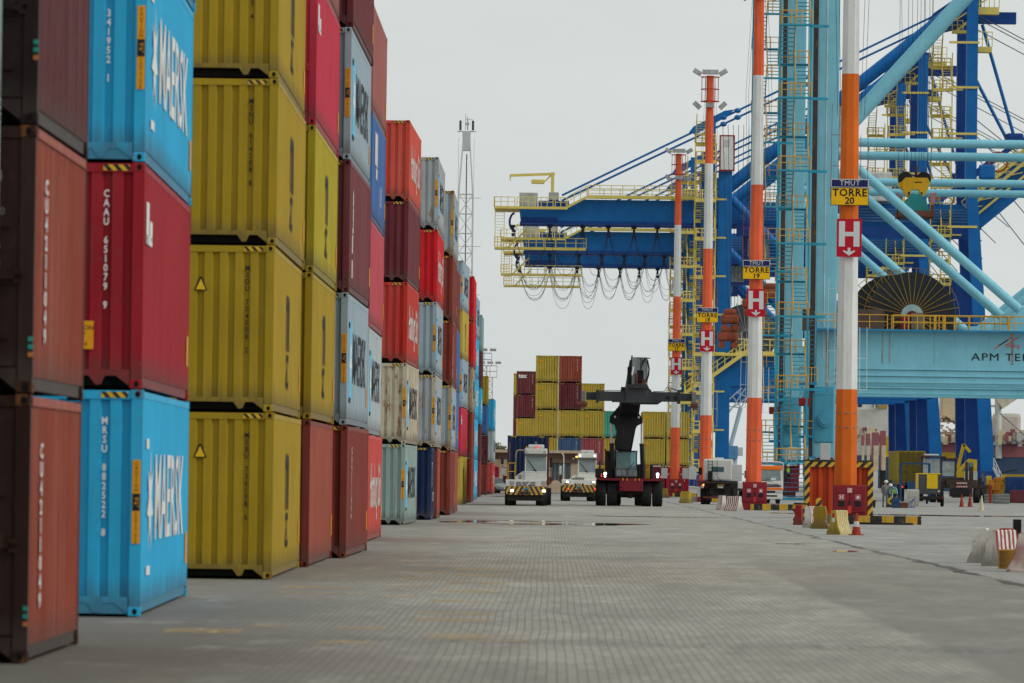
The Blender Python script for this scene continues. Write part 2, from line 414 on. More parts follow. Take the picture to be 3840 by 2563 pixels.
        lettering(root,'sc',(xs,o+5.9,H*.5-.55),SIDE,BLK,size=1.35,bold=.015)
    elif logo=='hs':
        lettering(root,'Hamburg Süd',(xs,o+L*.5,H*.5),SIDE,WHF,size=1.7,shear=.35,bold=.03,scale=(1.0 if L>8 else .55,1,1))
    elif logo=='tex':
        lettering(root,'tex',(xs,o+1.6,H*.62),(R(90),R(-90),R(90)),WHT,size=.75,bold=.02)
        mb=MB()
        for a,b in ((.35,.75),(.9,1.3)): mb.box(xs-.006,xs-.002,o+1.35,o+1.7,a,b)
        mb.build('marking_plate',WHT,root)
    elif logo=='vert':
        lettering(root,'CU4211049',(xs,o+L*.2,H-.45),SIDE,WHT,size=.2,vertical=True,bold=.008,scale=(2.2,1,1))
    elif logo=='arr':
        mb=MB(); mb.prism([(o+1.2,2.3),(o+1.9,2.3),(o+1.7,1.8),(o+1.4,1.8)],xs-.004,xs-.001,0,'x'); mb.box(xs-.004,xs-.001,o+1.5,o+1.72,1.3,2.3); mb.build('arrow_logo',WHT,root)
        lettering(root,'CMA CGM',(xs,o+L*.6,.9),SIDE,WHT,size=.55)
    elif logo=='blk':
        mb=MB(); mb.box(xs-.004,xs-.001,o+2.3,o+4.5,1.6,2.5); mb.box(xs-.004,xs-.001,o+3.1,o+4.5,1.25,1.55); mb.build('panel_logo',WHF,root)
        lettering(root,'LINE',(xs,o+7.6,.9),SIDE,WHF,size=.8)
    elif logo=='blk2':
        mb=MB(); mb.box(xs-.004,xs-.001,o+.45,o+1.05,1.88,2.42); mb.box(xs-.004,xs-.001,o+.45,o+1.8,1.88,2.0); mb.box(xs-.004,xs-.001,o+1.25,o+1.8,1.95,2.2); mb.build('panel_logo',WHT,root)
    # small yellow high-cube mark and data lines near the far end of the side
    if hc and L>8:
        mb=MB(); mb.box(xs-.006,xs-.001,h-.75,h-.35,.5,.95); mb.build('side_sticker',CAUT,root)
    if door:
        for i,t in enumerate(('42 02 44','2210','MGW 30.480','67.200 LB','TARE 2.230','NET 28.250')):
            lettering(root,t,(.62,yf-.014,H-.5-i*.17),FRONT,DOORL,size=.11 if i else .16)
    return root
D={}
def stack(pos,X,Y,L,H,yaw,rows):
    for i,r in enumerate(rows):
        k=dict(r); what=k.pop('w'); lv=['bottom','second up','third up','fourth up','fifth up'][i]
        random.seed(int(Y*10)+i)
        container(f"{what}, {lv} in the {pos}",X,Y,i,L=k.pop('L',L),H=H,yaw=yaw+random.uniform(-.0012,.0012),jx=random.uniform(-.02,.02),**k)
stack('near brown stack',-5.0,54.9,6.058,2.591,0,[  # door ends and posts take a near-black colour, darker than the sides
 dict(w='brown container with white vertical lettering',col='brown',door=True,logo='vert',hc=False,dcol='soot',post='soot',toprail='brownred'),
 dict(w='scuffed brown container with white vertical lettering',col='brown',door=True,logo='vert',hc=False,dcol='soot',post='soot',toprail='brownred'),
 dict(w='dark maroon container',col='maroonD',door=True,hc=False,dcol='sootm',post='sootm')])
stack('blue and dark red stack',-5.22,72.7,12.192,2.896,R(.8),[
 dict(w='bright light blue container',col='lblue',number='MRSU 882522 8',logo='mw',caution=True,nx=.49),
 dict(w='dark red container',col='dred',number='CAAU 651079 9',logo='blk2',nx=.49),
 dict(w='bright light blue container with white star',col='lblue',number='MRSU 341952 1',logo='mw',caution=True,nx=.49),
 dict(w='light blue container',col='lblue',number='MRSU 882740 5',logo='mw')])
stack('tall yellow stack',-4.81,98.9,12.192,2.896,.004,[
 dict(w='yellow container numbered 7361986',col='yellow',number='MSBU 736198 6',numcol='b',tri=True,logo='y'),
 dict(w='yellow container numbered 7040082',col='yellow',number='MSDU 704008 2',numcol='b',tri=True,logo='y'),
 dict(w='yellow container numbered 6142888',col='yellow',number='MSNU 614288 8',numcol='b',logo='y'),
 dict(w='yellow container cut by the top of the frame',col='yellow',number='MSBU 720133 4',numcol='b',logo='y')])
stack('stack right behind the yellow one',-4.70,112.0,12.0,2.896,0,[
 dict(w='plain brown red container',col='brownred',post='dbrown'),
 dict(w='mustard yellow container',col='yellow',logo='y'),
 dict(w='yellow green container',col='ygreen',logo='y'),
 dict(w='crimson container with white mark',col='crimson',door=True,logo='blk2'),
 dict(w='faded brown container',col='fbrown')])
stack('maroon and grey stack',-4.44,124.4,12.192,2.896,-.005,[
 dict(w='dark brown red container',col='dbrown',logo='vert'),
 dict(w='grey container with star square',col='gray',logo='m',caution=True),
 dict(w='maroon container with white side marks',col='maroon',logo='tex'),
 dict(w='grey container with black side name',col='gray',logo='m',caution=True),
 dict(w='dark maroon container',col='maroonC')])
stack('stack seen only side on',-4.9,153.5,12.192,2.896,0,[
 dict(w='salmon red container with white script',col='salmon',logo='hs'),
 dict(w='pale grey white container',col='white',logo='m',hc=False),
 dict(w='rose red container',col='rose'),
 dict(w='mid blue container with white block logo',col='blue',logo='blk'),
 dict(w='faded brown container',col='fbrown')])
stack('orange red topped stack',-5.18,204,12.192,2.896,-.012,[
 dict(w='grey green container numbered 6530935',col='ggreen',number='MRSU 653093 5',numcol='b',logo='m',caution=True,nx=.95,numh=.145),
 dict(w='rust streaked cream container',col='cream',number='MRKU 423664 1',numcol='b',logo='m',caution=True,nx=1.0,numh=.145),
 dict(w='red container with white number plate',col='red',number='SUDU 634172 9',plate=True,logo='hs',nx=1.0,numh=.145),
 dict(w='dark maroon container with white number',col='maroonC',number='TRHU 723471 3',nx=1.0,numh=.13),
 dict(w='orange red container with white number plate',col='orange',number='HASU 411410 8',plate=True,logo='hs',nx=1.0,numh=.14)])
container('navy blue short container, ground level below the rusty grey one',-4.72,227.6,0,L=6.058,H=2.896,col='navy',number='CMAU 610076 5',logo='arr',nx=1.22,numh=.15)
container('short brown red container just behind the navy one on the ground',-4.6,233.9,0,L=6.058,H=2.896,col='brownred',logo=None)
for i,k in enumerate([dict(w='rusty grey container numbered 3289849',col='rgray',number='MRKU 328984 9',numcol='b',logo='m',caution=True,post='cream'),
 dict(w='clean grey container numbered 7948238',col='gray',number='MRSU 794823 8',numcol='b',logo='m',caution=True),
 dict(w='bright red container with white plate',col='bred',number='HASU 417953 9',plate=True,logo='hs'),
 dict(w='rust stained grey container',col='rgray',number='MRKU 451800 7',numcol='b',logo='m',caution=True)]):
    what=k.pop('w'); lv=['second','third','fourth','fifth'][i]
    container(f"{what}, {lv} up in the stack on the navy box",-4.6,227.6,i+1,yaw=-.003,nx=1.2,numh=.14,**k)
stack('brown stack with grey top',-4.43,254.6,12.192,2.896,0,[
 dict(w='dark brown container',col='dbrown'),
 dict(w='grey container with dirty corner post',col='wgray',caution=True,post='tan',logo='m'),
 dict(w='brown container with white door plate',col='dbrown',logo='tex'),
 dict(w='brown container',col='dbrown'),
 dict(w='grey container with caution sticker',col='wgray',caution=True,post='tan',logo='m')])
stack('sliver stack behind the brown one',-4.5,267.5,12.192,2.896,0,[
 dict(w='faded brown container',col='brownred'),dict(w='mid blue container',col='blue',logo='blk'),
 dict(w='blue container',col='blue'),dict(w='faded maroon container',col='maroon'),dict(w='white container',col='white')][:4])
stack('yellow crimson grey stack',-5.28,338,15.0,2.896,-.0165,[
 dict(w='olive yellow container',col='pyel',number='MSDU 188320 0',numcol='b',logo='y',L=12.192,nx=.85),
 dict(w='crimson container with small white mark',col='crimson',logo='blk2',L=12.192,number='CAAU 552107 4',nx=.95),
 dict(w='grey container with star square',col='gray',logo='m',caution=True,L=12.192),
 dict(w='olive yellow container',col='pyel',number='MSDU 725900 2',numcol='b',logo='y',L=12.192,nx=.85),
 dict(w='grey container with black number',col='gray',number='MRSU 377180 4',numcol='b',logo='m',caution=True,L=12.192,nx=.85)])
stack('narrow red topped stack',-5.0,365,12.192,2.896,0,[
 dict(w='brown container',col='dbrown'),dict(w='dark brown container',col='dbrown'),
 dict(w='rusty tan container',col='tan',logo='m'),dict(w='bright red container',col='bred'),dict(w='red container',col='bred')])
stack('far light blue stack',-5.36,406,12.192,2.896,-.008,[
 dict(w='light blue container',col='lblue',logo='mw',caution=True),dict(w='light blue container',col='lblue',logo='mw',caution=True),
 dict(w='light blue container with sticker',col='lblue',logo='mw',caution=True),dict(w='light blue container',col='lblue',logo='mw'),
 dict(w='pale blue grey container',col='bluegr',logo='m')])
stack('stack with teal grey top doors',-5.55,454,12.192,2.896,0,[
 dict(w='dark brown container',col='dbrown'),dict(w='dark maroon container',col='maroonD'),
 dict(w='light blue container',col='lblue',logo='mw'),dict(w='maroon container',col='maroonD'),
 dict(w='blue grey container with visible doors',col='teal',door=True)])
stack('last stack facing us with doors',-5.46,497,6.058,2.591,0,[
 dict(w='brown red container with white number',col='dbrown',number='TRLU 291145 0',hc=False),
 dict(w='dark maroon container with door lettering',col='maroonD',door=True,hc=False),
 dict(w='blue container with door lettering',col='blue',door=True,hc=False),
 dict(w='olive yellow container',col='dyell',number='MSCU 401122 0',numcol='b',hc=False)])
stack('farthest pale stack of the lane',-5.18,520,12.192,2.896,-.006,[
 dict(w='salmon pink container with white script',col='salmon',logo='hs'),
 dict(w='white container with dark name',col='white',logo='m'),
 dict(w='light blue container with white name',col='lblue',logo='mw')])
# the pile closing the lane
Yp=606
def pile(pos,Sx,Y,rows,X=None,H=2.896,**kw):
    X=(Sx-2060)*Y/F if X is None else X
    for i,r in enumerate(rows):
        if r is None: continue
        col,what=r[0],r[1]; lv=['bottom','second up','third up','fourth up','fifth up'][i]
        what=what.replace(' with white number','')
        k=dict(hc='both',group='containers in the pile closing the lane'); k.update(r[2] if len(r)>2 else {})
        container(f"{what}, {lv} in the {pos}",X,Y,i,L=12.192 if Y<650 else 6.058,H=H,col=col,**k)
num=dict(number='MSCU 731204',numcol='b'); wn=dict(number='TGHU 812344')
pile('tallest pile column at left',2072+18,Yp,[('dbrown','brown container'),('pyel','olive yellow container',num),('pyel','olive yellow container',num),('pyel','yellow container with orange label',num),('pyel','yellow container',num)])
pile('tall pile column topped red brown',2177,Yp,[('maroon','maroon container'),('fblue','faded blue container',wn),('pyel','olive yellow container',num),('maroonC','dark red container',dict(number='TRLU 510022')),('brownred','brown red container',dict(number='TRLU 330107'))])
pile('pile column behind the spreader arm',2263,Yp,[('pyel','yellow container'),('fred','faded red container with drop logo',wn),('pyel','yellow container with triangle',num),('pyel','yellow container',num)])
pile('pile column topped mint green',2349,Yp,[('maroon','maroon container'),('pyel','yellow container'),('mint','mint green container')])
pile('maroon pile column behind the boom',2404,Yp+1.5,[('maroon','maroon container'),('bred','crimson container'),('maroon','maroon container')],X=8.55)
pile('pile column right of the boom',2493,Yp,[('maroonC','dark red container'),('pyel','olive yellow container',num),('pyel','olive yellow container with labels',num)])
pile('pile column behind tower 17',2583,Yp,[('dred','dark red container',wn),('pyel','olive yellow container',num),('pyel','olive yellow container with labels',num)])
pile('set back pile column',2007,700,[('maroon','maroon container'),('maroon','maroon container'),('pyel','olive yellow container',num),('maroon','maroon container with white number',wn),('maroon','maroon container with tex lettering',wn)])
pile('leftmost sliver pile column',1994,716,[('maroon','maroon container'),('maroonC','dark maroon container'),('maroonC','deep maroon container'),('maroon','maroon container'),('pyel','yellow container')])
tx=[o for o in COL.objects if o.get('label','').startswith('maroon container with tex')][0]
lettering(tx,'tex',(-.5,-6.058/2-.01,2.3),FRONT,WHT,size=.75,bold=.03)
for o in [o for o in COL.objects if o.get('group')=='containers in the pile closing the lane' and 'ellow' in o['label']]:
    L=[c for c in o.children if c.name.startswith('frame')][0].dimensions.y if False else (12.192 if o.location.y<680 else 6.058)
    mb=MB(); mb.box(-.85,-.45,-L/2+.002,-L/2+.006,2.2,2.38); mb.build('caution_sticker',CAUT,o)

# the next stack towards the camera, only the edge of it enters the picture
for i in range(3):
    container(['pale grey green container at the very left frame edge, bottom one','pale grey green container at the very left frame edge, middle one','pale grey green container at the very left frame edge, top one'][i],-5.16,46.9,i,L=6.058,H=2.591,col='ggreen',hc=False)
for o in [o for o in COL.objects if 'near brown stack' in o.get('label','')]:
    lv=round(o.location.z/2.6)
    mb=MB(); z=[.35,.35,.62][lv]
    for k,c in ((0,1),(.075,0),(.15,0)): mb.box(HW-.05,HW-.0,-3.036,-3.03,z+k,z+k+.045,c)
    mb.build('reflective_mark',[mat('teal reflective mark',(.02,.30,.24),.5),mat('orange reflective mark',(.5,.18,.05),.5)],o)
o=[o for o in COL.objects if 'CAAU' in o.get('label','') or o.get('label','').startswith('dark red container, second up in the blue')][0]
mb=MB(); mb.box(HW-1.0,HW-.63,-6.10,-6.092,.50,.86); sk=mb.build('height_sticker',SIGNY_ if False else CAUT,o)
lettering(sk,'CAUTION',(HW-.82,-6.103,.77),FRONT,BLK,size=.085); lettering(sk,"9'6\"",(HW-.82,-6.103,.67),FRONT,BLK,size=.11); lettering(sk,'HIGH',(HW-.82,-6.103,.56),FRONT,BLK,size=.09)
# ---------------------------------------------------------------- ground
def ground_mat():
    s=N('block paving and concrete'); t=s.n('ShaderNodeTexCoord'); v=t.outputs['Object']
    sp=s.n('ShaderNodeSeparateXYZ'); s.l(v,sp.inputs[0]); X,Y=sp.outputs[0],sp.outputs[1]
    def nz(sc,scale,d=4,r=.6):
        m=s.n('ShaderNodeMapping'); m.inputs['Scale'].default_value=sc; s.l(v,m.inputs[0]); return s.noise(m.outputs[0],scale,d,r)
    wob=s.math('MULTIPLY',s.math('SUBTRACT',nz((.02,.06,1),1,2),.5),.13)
    cx=s.n('ShaderNodeCombineXYZ'); s.l(Y,cx.inputs[0]); s.l(s.math('ADD',X,wob),cx.inputs[1])
    br=s.n('ShaderNodeTexBrick'); s.l(cx.outputs[0],br.inputs['Vector']); br.inputs['Scale'].default_value=1
    br.inputs['Brick Width'].default_value=.6; br.inputs['Row Height'].default_value=.098; br.inputs['Mortar Size'].default_value=.0075; br.inputs['Mortar Smooth'].default_value=.4
    br.inputs['Bias'].default_value=0; br.offset=.5
    br.inputs['Color1'].default_value=(.37,.355,.30,1); br.inputs['Color2'].default_value=(.285,.272,.228,1); br.inputs['Mortar'].default_value=(.105,.097,.078,1)
    a=nz((1,.35,1),.22,5,.6); b=nz((1,.5,1),1.1,4,.6); c3=nz((.6,.9,1),3.5,4,.65)
    big=nz((.35,.05,1),.35,3,.5)
    pav=s.mix(s.ramp(a,.3,.72),br.outputs['Color'],(.37,.36,.32),'MIX')
    pav=s.mix(s.math('SUBTRACT',.72,s.math('MULTIPLY',s.ramp(Y,110,220),.5)),pav,br.outputs['Color'])
    pav=s.mix(s.math('MULTIPLY',s.ramp(b,.5,.75),.3),pav,(.15,.145,.13))
    pav=s.mix(s.math('MULTIPLY',s.ramp(c3,.6,.75),.35),pav,(.12,.115,.105))
    pav=s.mix(s.math('MULTIPLY',s.ramp(big,.45,.6),.22),pav,(.14,.137,.128))
    # darker strip right of x=4.4
    stp=s.ramp(s.math('ADD',X,s.math('MULTIPLY',nz((1,.2,1),1.5,3),.25)),4.45,4.62)
    near=s.math('SUBTRACT',1,s.ramp(Y,95,150))
    pav=s.mix(s.math('MULTIPLY',s.math('MULTIPLY',stp,near),.62),pav,(.15,.14,.128))
    # concrete apron right of x=8.6 and slab beside stacks
    con=s.mix(s.ramp(a,.3,.7),(.24,.232,.215),(.35,.343,.32)); con=s.mix(s.math('MULTIPLY',s.ramp(c3,.55,.7),.35),con,(.12,.11,.10))
    edge=s.ramp(s.math('ADD',X,s.math('MULTIPLY',nz((1,.09,1),1.2,6,.75),1.1)),9.08,9.12)
    col=s.mix(edge,pav,con)
    xl=s.math('ADD',X,s.math('MULTIPLY',nz((1,.6,1),.5,3),.5))
    lft=s.math('MULTIPLY',s.math('LESS_THAN',xl,-4.25),s.math('MULTIPLY',s.math('GREATER_THAN',Y,66),s.math('LESS_THAN',Y,97)))
    con2=s.mix(s.ramp(b,.35,.7),(.28,.29,.285),(.38,.39,.385))
    col=s.mix(s.math('MULTIPLY',lft,.8),col,con2)
    # crack between paving and concrete
    d=s.math('ABSOLUTE',s.math('SUBTRACT',s.math('ADD',X,s.math('MULTIPLY',nz((1,.09,1),1.2,6,.75),1.1)),9.1))
    ck=s.math('MULTIPLY',s.math('LESS_THAN',d,s.math('MULTIPLY',s.ramp(nz((1,.25,1),.7,4),.36,.58),.15)),.92)
    col=s.mix(ck,col,(.02,.019,.018))
    # sunk drain course across the lane near y=65, loose and missing joints
    dy=s.math('ABSOLUTE',s.math('SUBTRACT',Y,s.math('ADD',64.3,s.math('MULTIPLY',X,-.16))))
    dr=s.math('SUBTRACT',1,s.ramp(dy,.5,1.5)); dots=s.ramp(nz((9,.8,1),1,2),.5,.62); col=s.mix(s.math('MULTIPLY',dr,s.math('ADD',.22,s.math('MULTIPLY',dots,.4))),col,(.09,.085,.08))
    holes=s.math('MULTIPLY',s.math('GREATER_THAN',nz((1.6,.22,1),1.6,5,.75),.69),.85)
    col=s.mix(holes,col,(.035,.033,.03))
    # tone: grimy strip along the stacks, worn pale wheel track, dark patches and open joints
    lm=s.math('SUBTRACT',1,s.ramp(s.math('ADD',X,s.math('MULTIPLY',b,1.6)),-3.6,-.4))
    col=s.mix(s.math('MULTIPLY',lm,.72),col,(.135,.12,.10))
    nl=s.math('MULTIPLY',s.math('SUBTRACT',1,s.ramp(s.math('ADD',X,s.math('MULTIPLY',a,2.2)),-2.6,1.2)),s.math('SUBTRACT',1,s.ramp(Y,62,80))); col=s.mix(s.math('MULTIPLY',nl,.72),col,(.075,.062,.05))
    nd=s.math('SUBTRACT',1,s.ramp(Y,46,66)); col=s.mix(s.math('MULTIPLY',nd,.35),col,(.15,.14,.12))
    pt=s.ramp(nz((.22,.06,1),1,5,.65),.52,.66); col=s.mix(s.math('MULTIPLY',pt,.5),col,(.15,.14,.122))
    pt2=s.ramp(nz((.5,.16,1),1,4,.6),.60,.70); col=s.mix(s.math('MULTIPLY',pt2,.35),col,(.42,.415,.38))
    st=nz((.75,.16,1),1,8,.78); col=s.mix(s.math('MULTIPLY',s.math('SUBTRACT',1,s.ramp(st,.36,.56)),.5),col,(.13,.123,.108)); col=s.mix(s.math('MULTIPLY',s.ramp(st,.56,.72),.4),col,(.44,.43,.40))
    jl=s.ramp(nz((.55,.22,1),1,7,.82),.665,.69); col=s.mix(s.math('MULTIPLY',jl,.8),col,(.04,.038,.034))
    jn=s.ramp(nz((.35,.9,1),1,6,.8),.665,.70); col=s.mix(s.math('MULTIPLY',jn,.75),col,(.045,.042,.038))
    jn2=s.ramp(nz((.9,1.7,1),1,5,.75),.69,.72); col=s.mix(s.math('MULTIPLY',jn2,.6),col,(.05,.047,.042))
    # sand-coloured and reddish stains
    col=s.mix(s.math('MULTIPLY',s.ramp(nz((.5,.08,1),.9,4),.6,.75),.25),col,(.34,.27,.17))
    col=s.mix(s.math('MULTIPLY',s.ramp(Y,110,260),.30),col,(.33,.325,.305))
    s.l(col,s.b.inputs['Base Color'])
    wet=s.math('MULTIPLY',s.ramp(nz((.4,.05,1),.6,5,.6),.56,.68),s.ramp(Y,120,205))
    rg=s.math('SUBTRACT',.82,s.math('MULTIPLY',wet,.45)); s.l(rg,s.b.inputs['Roughness']); s.b.inputs['Specular IOR Level'].default_value=.28
    bp=s.n('ShaderNodeBump'); bp.inputs['Strength'].default_value=.35; bp.inputs['Distance'].default_value=.02
    s.l(s.math('ADD',c3,br.outputs['Fac']),bp.inputs['Height']); s.l(bp.outputs[0],s.b.inputs['Normal'])
    return s.m
g=MB(); g.add([(-2500,-60,0),(64,-60,0),(64,7000,0),(-2500,7000,0)],[(0,1,2,3)]); g.add([(64,-60,0),(64,7000,0),(64,7000,-3),(64,-60,-3)],[(0,1,2,3)])
struct('ground',g,ground_mat())
s=N('harbour water'); s.b.inputs['Base Color'].default_value=(.05,.08,.085,1); s.b.inputs['Roughness'].default_value=.15
bp=s.n('ShaderNodeBump'); bp.inputs['Strength'].default_value=.4; s.l(s.noise(s.coords((1,1,1),False),.6,4),bp.inputs['Height']); s.l(bp.outputs[0],s.b.inputs['Normal'])
g=MB(); g.add([(64,-60,-2.5),(6000,-60,-2.5),(6000,7000,-2.5),(64,7000,-2.5)],[(0,1,2,3)]); struct('water',g,s.m)
# puddles: flat water with a ragged outline
s=N('puddle water'); s.b.inputs['Base Color'].default_value=(.05,.048,.042,1); s.b.inputs['Roughness'].default_value=.03; s.b.inputs['IOR'].default_value=1.33
bp=s.n('ShaderNodeBump'); bp.inputs['Strength'].default_value=.02; s.l(s.noise(s.coords((1,1,1),False),3,2),bp.inputs['Height']); s.l(bp.outputs[0],s.b.inputs['Normal'])
PUD=s.m
def puddle(cx,cy,rx,ry,seed):
    random.seed(seed); n=40; ph=[random.uniform(0,6.28) for _ in range(6)]
    vs=[]
    for i in range(n):
        t=2*math.pi*i/n; r=1+.22*math.sin(2*t+ph[0])+.14*math.sin(5*t+ph[1])+.08*math.sin(9*t+ph[2])
        vs.append((cx+rx*r*math.cos(t),cy+ry*r*math.sin(t),.005))
    g=MB(); g.add([(cx,cy,.005)]+vs,[(0,i+1,(i+1)%n+1) for i in range(n)]); struct('puddle',g,PUD)
puddle(.35,216,2.3,4.2,1); puddle(-3.2,222,1.1,3.5,2); puddle(2.6,221,1.3,2.2,5); puddle(-2.9,470,1.5,12,3); puddle(6.9,163,.35,1.0,4); puddle(7.7,148,.4,1.4,6); puddle(18.5,300,6,6,7); puddle(-1.2,229,2.2,1.6,9)
puddle(5,262,3,1.5,11)
# worn yellow markings
s=N('worn yellow road paint'); n=s.noise(s.coords((1,1,1),False),6,5,.7); n2=s.noise(s.coords((1,.3,1),False),1.2,3)
tr=s.n('ShaderNodeBsdfTransparent'); ms=s.n('ShaderNodeMixShader')
s.l(s.math('MULTIPLY',s.ramp(n,.44,.60),s.math('MULTIPLY',s.ramp(n2,.3,.5),.8)),ms.inputs[0]); s.b.inputs['Base Color'].default_value=(.50,.36,.16,1); s.b.inputs['Roughness'].default_value=.8
s.l(tr.outputs[0],ms.inputs[1]); s.l(s.b.outputs[0],ms.inputs[2]); s.l(ms.outputs[0],s.o.inputs[0]); YP=s.m
g=MB()
def mark(x0,x1,y0,y1): g.add([(x0,y0,.004),(x1,y0,.004),(x1,y1,.004),(x0,y1,.004)],[(0,1,2,3)])
for py in (2142,2163,2191.6,2225.5,2262.5,2310,2335): 
    y=G(1840,py).y; mark(-1.75,-.72,y,y+1.9)
for py in (2128,2149,2174,2204,2243,2365,2420): 
    y=G(1550,py).y; mark(-2.55,-1.95,y,y+1.3)
for i in range(14): mark(-3.9+.05*(i%3),-2.6+.2*(i%2),120+i*7.3,121.2+i*7.3)
mark(-1.4,-.2,64.2,67.2); mark(-4.3,-3.2,92,94); mark(-4.2,-2.9,88,89); mark(-4.5,-3.6,66,68); mark(-3.6,-3.2,69,70)
struct('road_markings',g,YP)
# ---------------------------------------------------------------- light towers
ORG=mat('tower orange paint',srgb('d8681c'),.6,.07,.35,dirt=.15,edge=.15); ORR=mat('tower red orange paint',srgb('e4633c'),.6,.07,.35,dirt=.15,edge=.15)
WTP=mat('tower white paint',(.70,.71,.69),.6,.06,.4,dirt=.2,edge=.12); HRED=mat('fire sign red',srgb('b8102a'),.5,.04,.1,dirt=.05); SIGNY=mat('sign yellow',srgb('eeb80e'),.5,.04,.12,dirt=.08)
SIGNB=mat('sign navy',srgb('1c2258'),.5,.04,.1,dirt=0); SW=mat('sign white',(.62,.64,.64),.5,.04,.1,dirt=0); SBK=mat('sign black',(.015,.015,.018),.5,0,0,dirt=0)
GRYB=mat('grey electrical box',(.50,.51,.49),.6,.08,.3); LAMP=mat('floodlight grey housing',(.42,.43,.42),.5); CONC=mat('old concrete',(.24,.23,.21),.85,.15,.5,dirt=.5)
REDP=mat('red steel paint',srgb('a02a2a'),.5); HRC=mat('fire cabinet red',srgb('86202a'),.45,.08,.2,dirt=.2)
KERB=stripes('kerb yellow and black blocks',srgb('141310'),srgb('c79b1c'),.98,(1,0,0),.5,0,.4)
PH=31.0
def tower(num,px,Y,by,ors,bands,H=31.0,r0=.46,r1=.26):
    X=W(px,by,Y).x
    t=thing('light_tower',f"orange and white concrete light tower with yellow TORRE {num} sign",'light tower',(X,Y,0),0,'light towers down the quay road')
    def rad(z): return r0+(r1-r0)*z/H
    mb=MB(); zs=[0]+bands+[H]; 
    for i,(a,b) in enumerate(zip(zs,zs[1:])):
        n=8; vs=[]
        sub=[a,b]
        for z in sub:
            for q in range(n):
                an=2*math.pi*(q+.5)/n; vs.append((rad(z)*1.08*math.cos(an),rad(z)*1.08*math.sin(an),z))
        mb.add(vs,[(q,(q+1)%n,n+(q+1)%n,n+q) for q in range(n)],i%2)
    for z in (4.0,4.6,13.6,22.5): mb.tube((0,0,z),(0,0,z+.035),rad(z)*1.1,n=8,m=2 if z<5 else (0 if z in(13.6,) else 1))
    mb.build('shaft',[ors,WTP,CONC],t)
    # name board and hydrant board
    yf=-rad(11)-.14
    b=MB(); b.bev(-.79,.79,yf,yf+.05,13.24,13.98,.015,0); b.box(-.765,.765,yf-.004,yf+.001,13.265,13.955,1); b.bev(-.78,.78,yf,yf+.05,13.99,14.34,.012,2); b.box(-.75,.75,yf-.004,yf+.001,14.02,14.31,3)
    sg=b.build('name_sign',[SBK,SIGNY,SW,SIGNB],t)
    b2=MB(); 
    lettering(sg,'TMUT',(0,yf-.008,14.165),FRONT,SW,size=.30,bold=0,spacing=1.08)
    lettering(sg,'TORRE',(0,yf-.008,13.76),FRONT,SBK,size=.43,bold=.011,spacing=1.1)
    lettering(sg,num,(0,yf-.008,13.43),FRONT,SBK,size=.40,bold=.011)
    b=MB(); b.box(-.52,.52,yf,yf+.04,11.1,12.68); hs=b.build('hydrant_sign',HRED,t)
    b=MB(); y0,y1=yf-.008,yf-.001
    for sx in (-1,1): b.box(min(sx*.18,sx*.43),max(sx*.18,sx*.43),y0,y1,11.53,12.58)
    b.box(-.18,.18,y0,y1,11.96,12.14)
    b.prism([(0,11.15),(.25,11.33),(.25,11.38),(.055,11.32),(.055,11.48),(-.055,11.48),(-.055,11.32),(-.25,11.38),(-.25,11.33)],y0,y1)
    b.build('hydrant_mark',SW,hs)
    # caged ladder
    y=-.1
    for z0,z1,sx in ((13.6,16.2,1),(5.6,8.2,1),(13.6,17.5,-1),(5.9,10.2,-1)):
        r=rad(z0)*1.08; b=MB()
        for q in (.06,.36): b.tube((sx*(r+q),y,z0),(sx*(rad(z1)*1.08+q),y,z1),.016,n=4)
        zz=z0
        while zz<z1: b.tube((sx*(r-.02),y,zz),(sx*(r+.36),y,zz),.014,n=4); zz+=1.3
        b.build('ladder',REDP if z0>10 else WTP,t)
    b=MB()
    for q in (-.14,-.09,.1,.16): b.path([(q*2.6+(-.42 if q<0 else .42)*.4,-.35,17),(q*3+(-.3 if q<0 else .3),-.3,24),(q*2,-.3,H)],.012,4)
    b.build('cable',SBK,t)
    # lamp head
    hd=MB()
    for z,r in ((H-1.9,.70),(H-1.0,.68),(H-.1,.70)):
        for q in range(12):
            a=2*math.pi*q/12; c=2*math.pi*(q+1)/12; hd.tube((r*math.cos(a),r*math.sin(a),z),(r*math.cos(c),r*math.sin(c),z),.028,n=5)
    for q in range(4):
        a=2*math.pi*q/4+.5; hd.tube((.70*math.cos(a),.70*math.sin(a),H-1.9),(.70*math.cos(a),.70*math.sin(a),H-.1),.028,n=5)
        hd.tube((0,0,H-1.9),(.72*math.cos(a),.72*math.sin(a),H-1.9),.04,n=5)
    hd.build('lamp_gantry',REDP,t)
    fl=MB(); fl.bev(-.32,.32,-.1,.1,-.17,.17,.03); 
    for q in range(4): fl.box(-.3+q*.17,-.28+q*.17,-.12,.0,-.16,.16)
    fm=fl.mesh('floodlight')
    for z,ss in ((H+.25,((-.95,.55),(-.28,0),(.28,0),(.95,-.55))),(H-2.2,((-.95,.75),(0,0),(.95,-.75)))):
        for x,ry in ss:
            link('floodlight',fm,t,(x,-.4 if abs(x)<.5 else -.1,z),(R(-8),ry,0),[LAMP])
    # base plinth, kerb, cabinets
    b=MB(); b.bev(-1.5,.95,-.95,.9,0,.38,.04); b.build('plinth',CONC,t)
    b=MB(); b.box(-.2,2.3 if num!='20' else 3.1,-1.12,-.96,.01,.36); b.build('kerb',KERB,t)
    for s in (-1,1):
        b=MB(); b.bev(s*.95-.28 if s<0 else .68,s*.95+.28 if s<0 else 1.22,-.45,-.15,1.65,2.6,.03); b.box(min(s*.5,s*.7),max(s*.5,s*.7),-.35,-.25,2.0,2.1); 
        if num!='20' and (s<0 or num=='17'): b.build('junction_box',GRYB,t)
